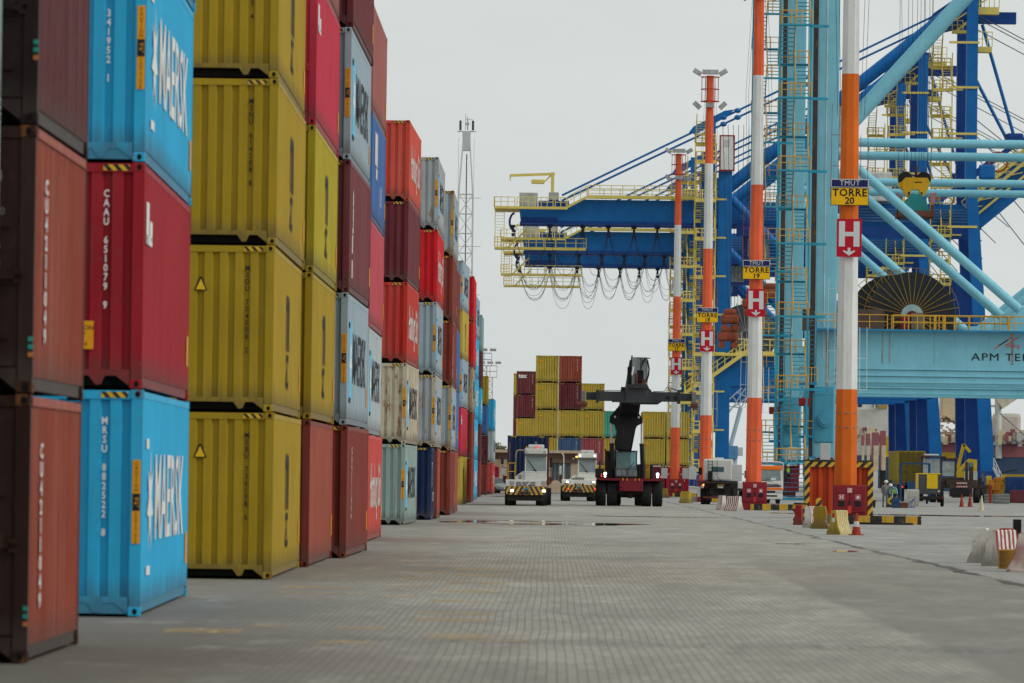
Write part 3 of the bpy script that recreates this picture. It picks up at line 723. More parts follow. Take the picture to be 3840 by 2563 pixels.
    # twin fire hose cabinet standing in front of the shaft
    cab=thing('fire_cabinet',f"dark red twin door fire hose cabinet at the foot of tower {num}",'fire cabinet',(X+(.12 if num!='19' else .05),Y-1.05,.0),0,'fire hose cabinets')
    b=MB(); b.box(-.7,.7,-.02,.42,.02,.42); b.bev(-.69,.69,-.04,.42,.42,1.62,.03); b.build('cabinet_body',HRC,cab)
    for s in (-1,1):
        b=MB(); x0,x1=sorted((s*.01,s*.66)); b.bev(x0,x1,-.085,-.04,.5,1.58,.03); xa,xb=sorted((s*.14,s*.54)); b.bev(xa,xb,-.10,-.084,1.28,1.44,.02); b.bev(xa,xb,-.10,-.084,.62,.72,.02)
        dr=b.build('door',HRC,cab)
        b=MB(); b.box(s*.34-.11,s*.34+.11,-.106,-.1,1.0,1.22); b.box(s*.34-.13,s*.34+.13,-.103,-.099,.72,.96,1); lb=b.build('door_label',[SW,SBK],dr)
        b=MB(); b.box(s*.34-.1,s*.34+.1,-.109,-.106,1.01,1.21,0); b.build('label_field',HRED,lb)
        if s<0: lettering(lb,'H',(s*.34,-.112,1.11),FRONT,SW,size=.22,bold=.01)
        else:
            b=MB(); b.tube((s*.34,-.110,1.11),(s*.34,-.113,1.11),.07,n=14); b.build('hose_symbol',SW,lb)
    b=MB(); b.box(-.1,.1,-.11,-.1,1.3,1.5); b.box(-.08,.08,-.11,-.1,.45,.78,1); b.build('notice',[mat('pink faded label',(.6,.35,.35),.6),mat('red label',srgb('c23a3a'),.6)],cab)
    b=MB(); b.box(-.03,.03,-.14,-.1,.78,1.0); b.build('handle',SBK,cab)
    return t
tower('20',3169,237,1941,ORG,[5.6,11.9,18.75,26.2],H=33,r0=.47)
tower('19',2824,327,1900,ORR,[6.45,11.9,18.7,25.0],H=31.8)
tower('18',2643,420,1880,ORR,[6.4,11.9,18.7,25.0],H=31.5)
tower('17',2529,517,1863,ORR,[6.3,11.6,18.2,24.7],H=31.2)
# far faint towers and lattice masts
def lattice(name,label,X,Y,w0,w1,H,mt,r=.06,segs=12,cat='mast',group=None,head=None):
    t=thing(name,label,cat,(X,Y,0),0,group)
    b=MB()
    def c(i,z):
        w=w0+(w1-w0)*z/H; return Vector(((-1,1,1,-1)[i]*w/2,(-1,-1,1,1)[i]*w/2,z))
    for i in range(4): b.tube(c(i,0),c(i,H),r*1.6,n=5)
    for s in range(segs):
        z0=H*s/segs; z1=H*(s+1)/segs; zm=(z0+z1)/2
        for i in range(4):
            j=(i+1)%4; b.tube(c(i,z1),c(j,z1),r,n=4); b.tube(c(i,z0) if s%2 else c(j,z0),c(j,z1) if s%2 else c(i,z1),r,n=4)
    b.build('lattice',mt,t); return t
WM=mat('galvanised pale steel',(.52,.54,.53),.6,.05,.2); DK=mat('dark device housing',(.06,.07,.08),.6)
p=W(1735,488,705); H=p.z
t=lattice('telecom_mast','white four sided lattice telecom mast rising behind the container stacks',p.x+.5,705,1.9,1.75,H-8,WM,.05,15)
b=MB(); z0=H-8
for i in range(4):
    sx=(-1,1,1,-1)[i]; sy=(-1,-1,1,1)[i]; b.tube((sx*.88,sy*.88,z0),(sx*.42,sy*.42,H-1.4),.08,n=5)
    for q in range(5):
        f0=q/5; f1=(q+1)/5; a=.88-.46*f0; c=.88-.46*f1; zz0=z0+(6.6)*f0; zz1=z0+6.6*f1
        b.tube((sx*a,sy*a,zz0),(-sy*c if i%2 else sx*c,sx*c if i%2 else -sy*c,zz1),.045,n=4)
for sx in (-1,1): b.tube((sx*1.0,-.3,20),(sx*.95,-.3,H-1),.035,n=4)
b.bev(-.5,.5,-.5,.5,H-2.6,H-.2,.05); b.box(-1.15,1.15,-.15,.15,H-.25,H-.12)
b.build('tapered_top',WM,t)
for sx in (-1,1):
    b=MB(); b.bev(sx*.78-.14,sx*.78+.14,-.4,.1,H-.05,H+1.15,.05); b.build('antenna',DK,t)
b=MB(); b.tube((-.15,0,H),(-.15,0,H+2.0),.04,n=5); b.tube((.12,0,H),(.12,0,H+1.6),.08,n=5); b.box(-.1,.75,-.04,.04,H+1.25,H+1.33); b.bev(-.1,.3,-.1,.1,H+.6,H+.95,.04); b.build('top_aerial',WM,t)
b=MB(); b.tube((.05,.0,0),(.05,.0,H-3),.07,n=6)
for z in (18,24,30,36): b.tube((-1.6,0,z),(1.9,0,z),.03,n=4)
b.build('cable_run',DK,t)
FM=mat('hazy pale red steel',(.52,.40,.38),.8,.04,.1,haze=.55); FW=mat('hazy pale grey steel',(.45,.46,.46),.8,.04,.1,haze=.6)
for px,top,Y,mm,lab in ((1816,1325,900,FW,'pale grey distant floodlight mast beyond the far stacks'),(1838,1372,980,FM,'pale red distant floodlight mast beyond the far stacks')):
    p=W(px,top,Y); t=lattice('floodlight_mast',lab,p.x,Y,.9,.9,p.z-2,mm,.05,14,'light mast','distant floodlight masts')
    b=MB(); zz=p.z-2
    for z in (zz,zz+1,zz+2): 
        for y in (-1,1): b.tube((-1.2,y,z),(1.2,y,z),.07,n=4)
    for x in (-1.2,0,1.2): b.tube((x,-1,zz),(x,-1,zz+2),.07,n=4)
    b.build('platform',mm,t)
    fm=MB().box(-.5,.5,-.2,.2,-.15,.25).mesh('floodlight')
    for x in (-1.4,0,1.4): link('floodlight',fm,t,(x,-1,zz+2.5),(.4,0,0),[FW])
# ---------------------------------------------------------------- vehicles
RUB=mat('tyre rubber',(.018,.018,.02),.85,.2,.1,dirt=.35); RIM=mat('dusty wheel rim',(.12,.10,.08),.7,.2,.2,dirt=.5)
CABW=mat('tractor off white paint',(.60,.60,.57),.5,.05,.3,rust=.12,dirt=.35); CABC=mat('tractor cream white paint',(.70,.70,.65),.5,.05,.3,rust=.10,dirt=.3)
CHA=mat('chassis black grease',(.02,.018,.017),.8,.2,.2,dirt=.4); RUS=mat('rusty mudguard',(.13,.045,.028),.85,.25,.3,rust=.3); BRN=mat('brown exhaust',(.10,.06,.05),.8,.2,.3,rust=.3)
BUMP_L=stripes('bumper stripes left',(.03,.027,.02),srgb('c99a2a'),.30,(1,0,-.55),.52,0,.35); BUMP_R=stripes('bumper stripes right',(.03,.027,.02),srgb('c99a2a'),.30,(1,0,.55),.52,.3,.35)
YRL=mat('safety yellow rail',srgb('d2a02a'),.5,.08,.3); WIN=glassy('windscreen glass',(.22,.28,.29),.05); WINT=glassy('green tinted cab glass',(.05,.15,.16),.05)
LON=mat('lit warm headlamp',(1,.93,.7),emit=1.5); LCO=mat('lit white headlamp',(.95,1,1),emit=2.5); RON=mat('lit red lamp',(1,.05,.04),emit=.9); AON=mat('lit amber beacon',(1,.35,.05),emit=3)
LOFF=mat('clear lamp lens',(.42,.45,.42),.2,.05,.05); AMB=mat('amber lens',(.75,.25,.03),.4); BLUEP=mat('blue number plate',srgb('2f86a8'),.5); CHR=mat('chrome rod',(.85,.86,.86),.3,.02,.02,metal=0,dirt=0)
DSTL=mat('dark grey spreader paint',(.036,.041,.046),.55,.2,.35,rust=.12,dirt=.3); BBLK=mat('black boom paint',(.008,.008,.010),.6,.2,.2,dirt=.1); MRED=mat('dark machine red',srgb('7c1f2c'),.5,.12,.35,rust=.1,dirt=.3)
DRIVE=mat('driver dark clothing',(.05,.055,.07),.8); SKIN=mat('skin',(.28,.17,.12),.6,.05,0,dirt=0); HV=mat('high visibility lime vest',srgb('9be02a'),.6,.06,.1,dirt=.05)
def wheel(parent,x,y,r,w,dual=False,name='wheel'):
    b=MB(); n=22
    prof=[(0,.62),(0,.93),(.12,1.0),(.88,1.0),(1,.93),(1,.62)]
    vs=[];fs=[]
    for i in range(n):
        t=2*math.pi*i/n
        for a,q in prof: vs.append((x+w*(a-.5),y+r*q*math.cos(t),r+r*q*math.sin(t)))
    k=len(prof)
    for i in range(n):
        for j in range(k-1): fs.append((i*k+j,((i+1)%n)*k+j,((i+1)%n)*k+j+1,i*k+j+1))
    b.add(vs,fs,0,True)
    for i in range(0,n*2):                                   # tread blocks
        t=math.pi*i/n; s=(-1)**i; 
        T=Matrix.Translation((x+s*w*.22,y+r*1.0*math.cos(t),r+r*1.0*math.sin(t)))@Matrix.Rotation(t,4,'X')
        b.box(-w*.2,w*.2,-r*.01,r*.018,-r*.045,r*.045,0,T)
    o=b.build('wheel',RUB,parent)
    b=MB(); b.tube((x-w*.3,y,r),(x+w*.3,y,r),r*.62,n=18); b.tube((x-w*.36,y,r),(x+w*.36,y,r),r*.22,n=10); b.build('rim',RIM,o)
    return o
def driver(parent,x,y,z,hv=True):
    """seated driver built as one skinned body"""
    me=body_mesh([(0,0,0),(0,.02,.28),(0,.02,.5),(0,0,.6),(0,-.02,.76),(-.2,0,.47),(-.27,-.15,.25),(-.16,-.38,.28),(.2,0,.47),(.27,-.15,.25),(.16,-.38,.28),(-.13,-.35,.0),(.13,-.35,.0)],
        [(0,1),(1,2),(2,3),(3,4),(2,5),(5,6),(6,7),(2,8),(8,9),(9,10),(0,11),(0,12)],[.16,.17,.13,.06,.105,.07,.05,.04,.07,.05,.04,.08,.08])
    o=tag(link('person',me,None,(x,y,z)),'','person'); return o
def body_mesh(vs,es,rs,matf=None):
    me=bpy.data.meshes.new('person'); me.from_pydata(vs,es,[])
    o=bpy.data.objects.new('t',me); COL.objects.link(o)
    sk=o.modifiers.new('s','SKIN'); sub=o.modifiers.new('u','SUBSURF'); sub.levels=1; sub.render_levels=1
    for i,r in enumerate(rs): me.skin_vertices[0].data[i].radius=(r,r)
    me.skin_vertices[0].data[0].use_root=True
    dg=bpy.context.evaluated_depsgraph_get(); m2=bpy.data.meshes.new_from_object(o.evaluated_get(dg)); bpy.data.objects.remove(o)
    m2.name='person'; m2.polygons.foreach_set('use_smooth',[True]*len(m2.polygons))
    if matf:
        for p in m2.polygons: p.material_index=matf(p.center)
    return m2
def seated(label,x,y,z,vest=True):
    vs=[(0,0,0),(0,.02,.25),(0,.02,.48),(0,0,.58),(0,-.02,.66),(0,-.03,.80),(-.19,0,.47),(-.27,-.12,.24),(-.17,-.36,.27),(.19,0,.47),(.27,-.12,.24),(.17,-.36,.27),(-.12,-.4,.02),(.12,-.4,.02)]
    es=[(0,1),(1,2),(2,3),(3,4),(4,5),(2,6),(6,7),(7,8),(2,9),(9,10),(10,11),(0,12),(0,13)]
    rs=[.16,.16,.13,.055,.10,.09,.075,.05,.035,.075,.05,.035,.08,.08]
    def mf(c): return 1 if c.z>.57 or (c.y<-.3 and c.z>.2) else (2 if vest and .1<c.z<.5 and abs(c.x)<.2 else 0)
    me=body_mesh(vs,es,rs,mf); o=link('person',me,None,(x,y,z),None,[DRIVE,SKIN,HV]); return tag(o,label,'person')
def tractor(label,X,Y,num=None,paint=CABW,lit='low',logo=True,rz=0):
    t=thing('terminal_tractor',label,'terminal tractor',(X,Y,0),rz,'terminal tractors driving towards the camera')
    # chassis and underside
    b=MB(); b.box(-.95,.95,.25,4.6,.35,.95); b.box(-.5,.5,4.6,14.5,.95,1.25); b.box(-1.05,1.05,.12,.5,.3,.7); b.build('chassis',CHA,t)
    b=MB()
    poly=[(-1.25,1.15),(-1.23,.95),(-1.13,.66),(0,.64),(0,1.15)]
    b.prism(poly,-.06,.14,0); b.prism([(-x,z) for x,z in poly],-.06,.14,1)
    b.box(-.42,.30,-.075,-.06,.66,.86,2); b.box(-.3,-.15,-.09,-.07,.7,.82,3); b.box(.0,.15,-.09,-.07,.7,.82,3)
    bo=b.build('bumper',[BUMP_L,BUMP_R,BRN,CHA],t)
    b=MB(); b.box(-.19,.18,-.085,-.075,.97,1.05); b.build('number_plate',BLUEP,bo)
    b=MB(); b.bev(-1.21,1.21,0,2.3,1.16,1.52,.03); b.bev(-1.21,-.1,.3,2.2,1.5,1.56,.02); b.build('front_panel',paint,t)
    if logo:
        b=MB(); b.prism([(-.63,1.52),(-.63,1.74),(-.2,2.06),(-.06,2.06),(-.06,1.52)],.25,2.0); fo=b.build('hood',paint,t)
        b=MB(); n=18
        for i in range(n):
            a=2*math.pi*i/n; c=2*math.pi*(i+1)/n; b.tube((-.36+.12*math.cos(a),.243,1.72+.12*math.sin(a)),(-.36+.12*math.cos(c),.243,1.72+.12*math.sin(c)),.014,n=4)
        b.path([(-.30,.24,1.78),(-.38,.24,1.78),(-.38,.24,1.71),(-.32,.24,1.71),(-.32,.24,1.66),(-.42,.24,1.66)],.018,4); b.build('round_emblem',mat('emblem grey',(.08,.08,.08),.5),fo)
        b=MB(); b.box(-.58,.56,-.006,0,1.2,1.42); gr=b.build('grille',CHA,t)
        b=MB()
        for z in (1.245,1.30,1.355): b.box(-.57,.55,-.02,-.006,z,z+.02)
        b.bar((.06,-.02,1.2),(.26,-.02,1.42),.06,.02); b.bar((-.28,-.02,1.42),(-.2,-.02,1.2),.04,.02); b.build('grille_bars',paint,gr)
    else:
        b=MB(); b.prism([(-.70,1.38),(-.70,1.52),(-.36,1.86),(-.06,1.86),(-.06,1.38)],.25,2.0); b.box(-.06,1.18,.1,2.0,1.38,1.80); fo=b.build('hood',paint,t)
        b=MB()
        for i in range(14): b.box(-.31+i*.05,-.285+i*.05,.09 if i>4 else .24,.246 if i<=4 else .10,1.44,1.7)
        b.build('vent_slots',CHA,fo)
        b=MB(); b.box(-.32,-.2,-.008,0,1.09,1.27); b.box(.22,.34,-.008,0,1.09,1.27)
        for i in range(3): b.box(-.14+i*.11,-.09+i*.11,-.008,0,1.09,1.27)
        b.build('grille',CHA,t)
    # cab
    b=MB(); x0,x1=-.08,1.23
    b.bev(x0,x1,.15,1.9,1.5,2.03,.04); 
    for x in (x0,x1-.07): b.bev(x,x+.07,.15,.24,2.0,3.05,.02); b.bev(x,x+.07,1.8,1.9,2.0,3.05,.02)
    b.bev(x0,x1,.15,1.9,3.0,3.06,.02); b.bev(x0-.02,x1+.02,.05,1.92,3.08,3.42,.06); b.box(x0,x1,.14,.2,2.0,2.07)
    cb=b.build('cab',paint,t)
    b=MB(); b.prism([(x0+.02,3.07),(x0+.0,2.96),(x1,2.96),(x1-.02,3.07)],.02,.14); b.box(x0+.06,x1-.06,1.82,1.86,2.05,3.0); b.build('visor',mat('visor grey',(.10,.10,.09),.6),cb)
    b=MB(); b.box(x0+.06,x1-.06,.17,.185,2.06,3.0); ws=b.build('windscreen',see_glass('tractor windscreen glass',(.72,.80,.82),.5),cb)
    b=MB(); b.bar((.08,.14,2.72),(.58,.14,2.1),.035,.02); b.bar((.45,.14,2.15),(.62,.14,2.06),.06,.02); b.build('wiper',SBK,ws)
    b=MB(); b.box(x0+.1,x1-.1,.5,.8,2.0,2.14); b.bev(.35,.95,1.1,1.5,2.0,2.75,.08); b.tube((.62,.72,2.2),(.62,.6,2.42),.16,n=12); b.build('dashboard',mat('cab interior grey',(.14,.15,.15),.8),cb)
    b=MB(); b.bev(.10,1.06,.3,1.5,3.42,3.65,.09); ac=b.build('roof_unit',mat('roof unit white',(.66,.66,.63),.4),cb)
    b=MB(); b.tube((.66,.2,3.42),(.66,.2,3.6),.045,n=10); b.build('beacon',RON if logo else mat('roof unit white',(.66,.66,.63)),cb)
    b=MB(); 
    for x in (.04,1.1): b.bev(x-.05,x+.06,.0,.06,3.18,3.30,.02)
    b.build('roof_lamp',LOFF if logo else LCO,cb)
    # lamps
    for x in (-.83,1.06):
        b=MB(); b.bev(x-.12,x+.12,-.03,.02,1.30,1.46,.02,1); b.box(x-.09,x+.09,-.036,-.03,1.32,1.44,0); b.build('headlight',[LOFF if lit=='low' else LCO,CHA],t)
        b=MB(); b.box(x-.08,x+.08,-.03,0,1.2,1.26); b.build('indicator',AMB,t)
        b=MB(); b.bev(x-.10,x+.11,-.12,-.05,.82,.97,.02) if lit=='low' else b.tube((x+.1,-.12,.86),(x+.1,-.07,.86),.065,n=12); b.build('fog_lamp',LON if lit=='low' else RON,t)
    # exhaust, pipes, rail, mirrors
    if logo:
        b=MB(); b.tube((-1.02,1.6,1.4),(-1.02,1.6,2.5),.12,n=10); b.tube((-1.02,1.6,2.5),(-1.02,1.6,3.62),.05,n=8); b.tube((-1.02,1.6,3.62),(-1.07,1.6,3.75),.055,n=8); b.bev(-1.08,-.9,.9,1.3,1.5,2.35,.05); b.build('exhaust',BRN,t)
        b=MB(); b.path([(-.62,1.7,1.9),(-.62,1.7,3.05),(-.60,1.7,3.22),(-.5,1.7,3.3),(-.08,1.7,3.3)],.055,8); b.build('air_pipe',mat('rusty white pipe',(.35,.28,.22),.7,rust=.5),t)
        b=MB(); b.path([(-1.07,.1,1.52),(-1.07,.1,2.5),(-1.02,.1,2.53),(-.7,.1,2.53),(-.66,.1,2.5),(-.66,.1,1.52)],.022,6); b.tube((-1.07,.1,2.03),(-.66,.1,2.03),.02,n=6); b.build('handrail',YRL,t)
    else:
        b=MB(); b.tube((-1.1,.8,1.35),(-1.1,.8,2.6),.055,n=8); b.path([(-1.1,.8,2.6),(-1.1,.8,3.2),(-1.17,.8,3.35),(-1.25,.8,3.38)],.035,8); b.box(-1.25,-.98,.7,.9,1.38,1.5); b.bev(-1.4,-1.24,1.2,1.5,1.9,2.5,.03); b.build('exhaust',CABC,t)
        b=MB(); b.tube((-.18,.3,3.1),(-.18,.3,3.22),.08,n=10); b.build('amber_beacon',AON,t)
    for x,z0,z1 in ((-1.42,2.46,2.80),(1.47,2.3,2.88)):
        if not logo and x<0: continue
        b=MB(); b.bev(x-.08,x+.08,.1,.18,z0,z1,.03); b.path([(x,.14,z1),(x+(-.1 if x<0 else -.1)*-1*(1 if x<0 else -1)*-1,.2,z1+.1),(x*.8,.4,z1+.08)],.015,5); b.path([(x,.14,z0),(x,.14,z0-.18),(x*.8,.3,z0-.22)],.015,5); b.build('mirror',CHA,t)
    # trailer head, mudguards, wheels
    for s in (-1,1):
        x=s*1.3
        b=MB(); b.prism([(s*1.18,1.75),(s*1.42,1.80 if s<0 else 1.72),(s*1.40,1.45),(s*1.22,1.18)],4.6,4.66); b.prism([(s*1.2,1.75),(s*1.62,1.7),(s*1.5,1.35),(s*1.3,1.2)],4.2,4.3) if s>0 else None; b.build('mudguard',RUS,t)
    for x in (-.95,.95): wheel(t,x,1.0,.53,.34)
    for x in (-1.12,-.74,.74,1.12): wheel(t,x,4.2,.52,.30)
    for x in (-1.25,-.92,.92,1.25):
        for y in (12.2,13.5): wheel(t,x+.12,y,.52,.29)
    if num:
        lettering(t,num,(-.45,.235,1.58),FRONT,BLK,size=.22,bold=.006); lettering(t,num,(-1.0,-.01,1.2),FRONT,BLK,size=.2,bold=.006)
    return t
X=W(1971,1898,338).x
tractor('grey white terminal tractor with yellow black bumper carrying a navy container',X,338)
seated('driver in pale vest behind the windscreen of the navy container tractor',X+.62,339.1,2.05)
def trailer_box(label,X,Y,z,col,**k): container(label,X,Y,0,z=z,group='containers carried on the trailer',**k,col=col)
trailer_box('navy blue container riding on the leading terminal tractor trailer',X+1.28,342.3,1.30,'navy',L=6.058,H=2.896,number='ECMU 182204',tri=True,hc='both',nx=.72,numh=.14,yaw=0)
trailer_box('maroon container riding behind the navy one on the trailer',X+1.36,348.6,1.30,'brownred',L=6.058,H=2.896)
X=W(2170,1879,405).x
tractor('cream terminal tractor numbered 18 with lit headlights and amber beacon',X,405,'18',CABC,'hi',False)
seated('driver in dark clothing behind the windscreen of tractor 18',X+.6,406.1,2.02,False)
# reach stacker
X=W(2359,1896,350).x; t=thing('reach_stacker','black and dark red reach stacker with raised boom and wide spreader','reach stacker',(X,350,0),0)
for x in (-1.74,-1.06,1.06,1.74): wheel(t,x,.8,.80,.62)
for x in (.52,-.9): wheel(t,x+.2,7.0,.75,.55)
b=MB(); b.box(-.85,.85,.2,8.4,.75,1.45); b.tube((-.95,.8,.78),(.95,.8,.78),.26,n=12); b.ball((.05,.42,.75),.27); b.box(-1.5,1.5,6,9,.9,1.9); b.build('chassis',CHA,t)
b=MB(); b.prism([(-1.95,1.72),(-2.0,1.64),(-1.8,1.58),(-.65,1.56),(.85,1.56),(1.9,1.56),(2.02,1.62),(1.98,1.70)],-.15,1.8); b.bev(-.62,.84,-.2,.3,.92,1.64,.04); b.box(-1.5,1.5,1.8,9.2,1.2,1.6); b.build('front_body',MRED,t)
b=MB(); 
for x in (-.4,-.15,.35,.6): b.box(x-.03,x+.03,-.24,-.18,1.56,1.72)
b.disc((-.5,-.21,1.16),.05,m=1,t=.01); b.disc((.7,-.21,1.16),.05,m=1,t=.01); b.build('lifting_lug',[YRL,SBK],t)
b=MB(); b.bev(-.86,.48,1.2,3.0,1.78,2.30,.05); cb=b.build('cab',mat('cab lower grey',(.12,.14,.15),.5),t)
b=MB(); 
for x in (-.86,.42): b.bev(x,x+.06,1.2,1.26,2.28,3.36,.015); b.bev(x,x+.06,2.94,3.0,2.28,3.36,.015)
b.bev(-.88,.5,1.15,3.02,3.34,3.42,.02); b.build('cab_frame',CHA,cb)
for xa,xb in ((-.8,-.48),(-.45,-.22),(-.05+.0-.0,.2),(.22,.46)):
    b=MB(); b.bev(xa,xb,1.17,1.2,1.86,2.2,.015); b.build('front_window_panel',mat('pale panel grey',(.22,.25,.26),.4),cb)
b=MB(); b.box(-.81,.43,1.2,1.215,2.3,3.34); ws=b.build('windscreen',see_glass('stacker teal glass',(.42,.66,.68),.45),cb)
b=MB(); b.bar((.30,1.17,2.72),(-.02,1.17,2.32),.03,.02); b.bar((-.05,1.17,2.33),(-.2,1.17,2.22),.05,.02); b.build('wiper',SBK,ws)
b=MB(); b.bev(-.45,.1,2.2,2.6,2.2,3.0,.08); b.box(-.8,.4,1.4,1.6,2.28,2.4); b.box(-.76,-.5,1.25,1.27,2.42,2.62,1); b.build('cab_interior',[mat('cab interior grey',(.14,.15,.15)),SW],cb)
b=MB(); 
for x in (-.78,.38): b.bev(x-.04,x+.04,1.1,1.16,3.34,3.44,.01)
b.build('work_lamp',LOFF,cb)
for s,xb,xt in ((-1,-1.02,-1.10),(1,.87,.76)):
    xt2={-1:-1.17,1:.72}[s]
    b=MB(); b.tube((xb,1.9,1.6),(xt,1.1,3.82),.145,n=14); b.tube((xt,1.1,3.74),(xt,1.1,3.86),.165,n=14); cy=b.build('lift_cylinder',DSTL,t)
    b=MB(); b.tube((xt,1.1,3.8),(xt2,.5,5.35),.075,n=12); b.build('piston_rod',CHR,cy)
# boom
b=MB(); p0=Vector((-.42,7.0,2.9)); p1=Vector((.0,-1.0,6.8)); 
def beam(mb,p0,p1,w0,w1,h0,h1,m=0):
    d=(p1-p0).normalized(); up=Vector((1,0,0)).cross(d).normalized(); 
    if up.z<0: up=-up
    vs=[]
    for p,w,h in ((p0,w0,h0),(p1,w1,h1)):
        for a,c in ((-1,-1),(1,-1),(1,1),(-1,1)): vs.append(p+Vector((a*w/2,0,0))+up*c*h/2)
    mb.add(vs,[(0,1,2,3),(7,6,5,4),(0,4,5,1),(1,5,6,2),(2,6,7,3),(3,7,4,0)],m)
beam(b,p0,p1,.9,1.2,1.0,1.15)
# bracket wings where the lift cylinders pin
b.prism([(-.55,6.35),(-1.25,5.5),(-1.27,5.12),(-.97,5.0),(-.82,4.55),(-.95,3.9),(-.85,3.5),(.03,3.48),(.12,4.0),(.25,4.6),(.45,4.95),(.78,5.12),(.78,5.38),(.55,5.7),(.62,6.25)],.35,.75)
for x in (-.93,.53): b.box(x-.05,x+.05,.3,.35,5.42,5.54,1)
bo=b.build('boom',[BBLK,SW],t)
b=MB(); beam(b,Vector((.05,.4,6.2)),Vector((.33,-3.4,8.55)),.98,.92,1.0,.9); b.build('inner_boom',DSTL,bo)
b=MB(); b.bev(.0,.98,-3.9,-3.2,7.3,9.1,.1); b.box(.32,.72,-3.92,-3.88,7.5,8.3,1); b.box(-.25,.02,-3.6,-2.6,7.2,8.5,1); b.prism([(-.3,7.3),(-.05,7.2),(.05,9.2),(-.02,9.2)],-3.8,-2.9,1); hd=b.build('boom_head',[mat('worn light grey boom tip',(.28,.31,.32),.5,.12,.5,dirt=.4),BBLK],bo)
b=MB(); random.seed(4)
for i in range(6):
    x=.3+.12*i; pts=[]
    for q in range(9):
        a=q/8; pts.append((x+.25*math.sin(a*3+i*.4)-.05*i*a,-3.95-.06*math.sin(3.1*a),9.0+.22*math.sin(min(1,a*2)*1.57)-1.9*a*a))
    b.path(pts,.022,5)
b.path([(.95,-3.95,8.9),(1.05,-3.95,8.4),(1.02,-3.95,8.0),(.9,-3.95,7.6)],.05,6); b.build('hydraulic_hose',BBLK,hd)
b=MB(); b.tube((.28,-4,7.35),(.28,-4,8.1),.09,n=8); b.tube((.72,-4,7.35),(.72,-4,7.75),.12,n=8); b.bev(.2,.9,-4.15,-3.85,7.3,7.5,.05); b.tube((.02,-4,8.0),(.1,-4,8.5),.05,n=6,m=1); b.build('rotator_motor',[RUS,CHR],hd)
# spreader
sp=MB(); y0,y1=-4.7,-3.5
sp.prism([(-.3,7.42),(.95,7.42),(1.05,7.2),(1.2,7.05),(1.4,6.32),(-.38,6.32),(-.3,7.15)],y0-.1,y1+.3); sp.prism([(-.2,7.2),(1.02,7.2),(1.0,7.3),(-.15,7.3)],y0-.25,y0-.1)
sp.bev(-2.15,2.95,y0,y1,6.40,6.98,.03); sp.box(-1.2,1.75,y0-.08,y0,6.32,6.40)
for x in (-2.12,-2.02,2.82,2.92): sp.bev(x-.04,x+.04,y0-.06,y1+.06,6.28,7.08,.02)
sp.prism([(1.4,6.6),(2.0,6.5),(1.6,6.22),(.0,6.22),(.0,6.4),(1.4,6.4)],y0+.1,y1)
so_=sp.build('spreader',DSTL,t)
b=MB(); b.disc((2.65,y0-.012,6.62),.13,m=0,t=.01); b.disc((2.2,y0-.012,6.64),.12,m=0,t=.01); b.build('round_opening',SBK,so_)
for s in (-1,1):
    xa,xb=((-2.75,-2.1),(2.9,3.68))[s>0]; b=MB(); b.bev(xa,xb,y0+.15,y1-.15,6.45,6.92,.02); ar=b.build('telescopic_arm',DSTL,so_)
    xe=(-2.92,3.78)[s>0]; b=MB(); b.bev(xe-.13,xe+.13,y0-.3,y1+.3,6.35,7.0,.03); b.build('end_beam',mat('worn grey end beam',(.19,.19,.19),.6,.2,.5,rust=.2),ar)
    b=MB(); 
    b.bev(xe-.28*(s<0)-.2,xe+.25,y0-.3,y0+.1,6.10,6.32,.06); b.tube((xe,y0-.2,5.9),(xe,y0-.2,6.15),.08,n=8); b.bev(xe-.2,xe+.2,y0-.25,y0,6.0,6.12,.03); b.build('twistlock',RUS,ar)
b=MB(); b.path([(2.0,y0,7.0),(2.1,y0,7.25),(2.35,y0,7.28),(2.7,y0,7.05)],.02,5); b.path([(2.1,y0,7.0),(2.25,y0,7.2),(2.5,y0,7.18),(2.8,y0,7.08)],.02,5); b.bev(2.78,3.05,y0,y1,7.0,7.12,.03); b.path([(-2.1,y0,7.0),(-1.2,y0,7.04),(-.4,y0,7.02)],.02,5); b.path([(1.3,y0,7.0),(2.0,y0,7.03)],.02,5); b.build('hydraulic_hose',BBLK,so_)
for x in (-1.50,1.73):
    b=MB(); b.bev(x-.13,x+.13,-.1,.05,1.78,2.08,.03,1); b.build('lamp_bracket',CHA,t)
    b=MB(); b.tube((x,-.13,1.98),(x,-.11,1.98),.10,n=12); b.tube((x,-.13,1.82),(x,-.11,1.82),.07,n=12); b.build('headlight',LCO,t)
for x in (-1.72,1.9):
    b=MB(); b.tube((x,-.13,1.83),(x,-.11,1.83),.05,n=10); b.tube((x,-.13,1.95),(x,-.11,1.95),.035,n=10) if x<0 else None; b.build('marker_lamp',RON,t)
b=MB(); b.bev(-2.1,-1.55,.1,1.0,1.72,2.3,.05); b.bev(-1.5,-.95,1.5,2.6,1.7,3.4,.1); b.bev(.5,1.5,3,7,1.7,2.6,.1); b.path([(-1.35,1.0,2.6),(-1.5,1.0,3.5)],.05,6); b.build('side_box',CHA,t)
b=MB(); b.rail((1.0,.5,1.72),(1.25,2.5,1.72),.95,.7,.02); b.rail((1.0,.5,1.72),(1.22,.5,1.72),.95,.3,.02); b.build('handrail',YRL,t)
b=MB(); b.bev(-1.0,1.0,6.5,9.2,1.9,2.5,.1); b.build('counterweight',MRED,t)
seated('driver in lime vest inside the teal glazed cab of the reach stacker',X-.2,352.3,2.35)
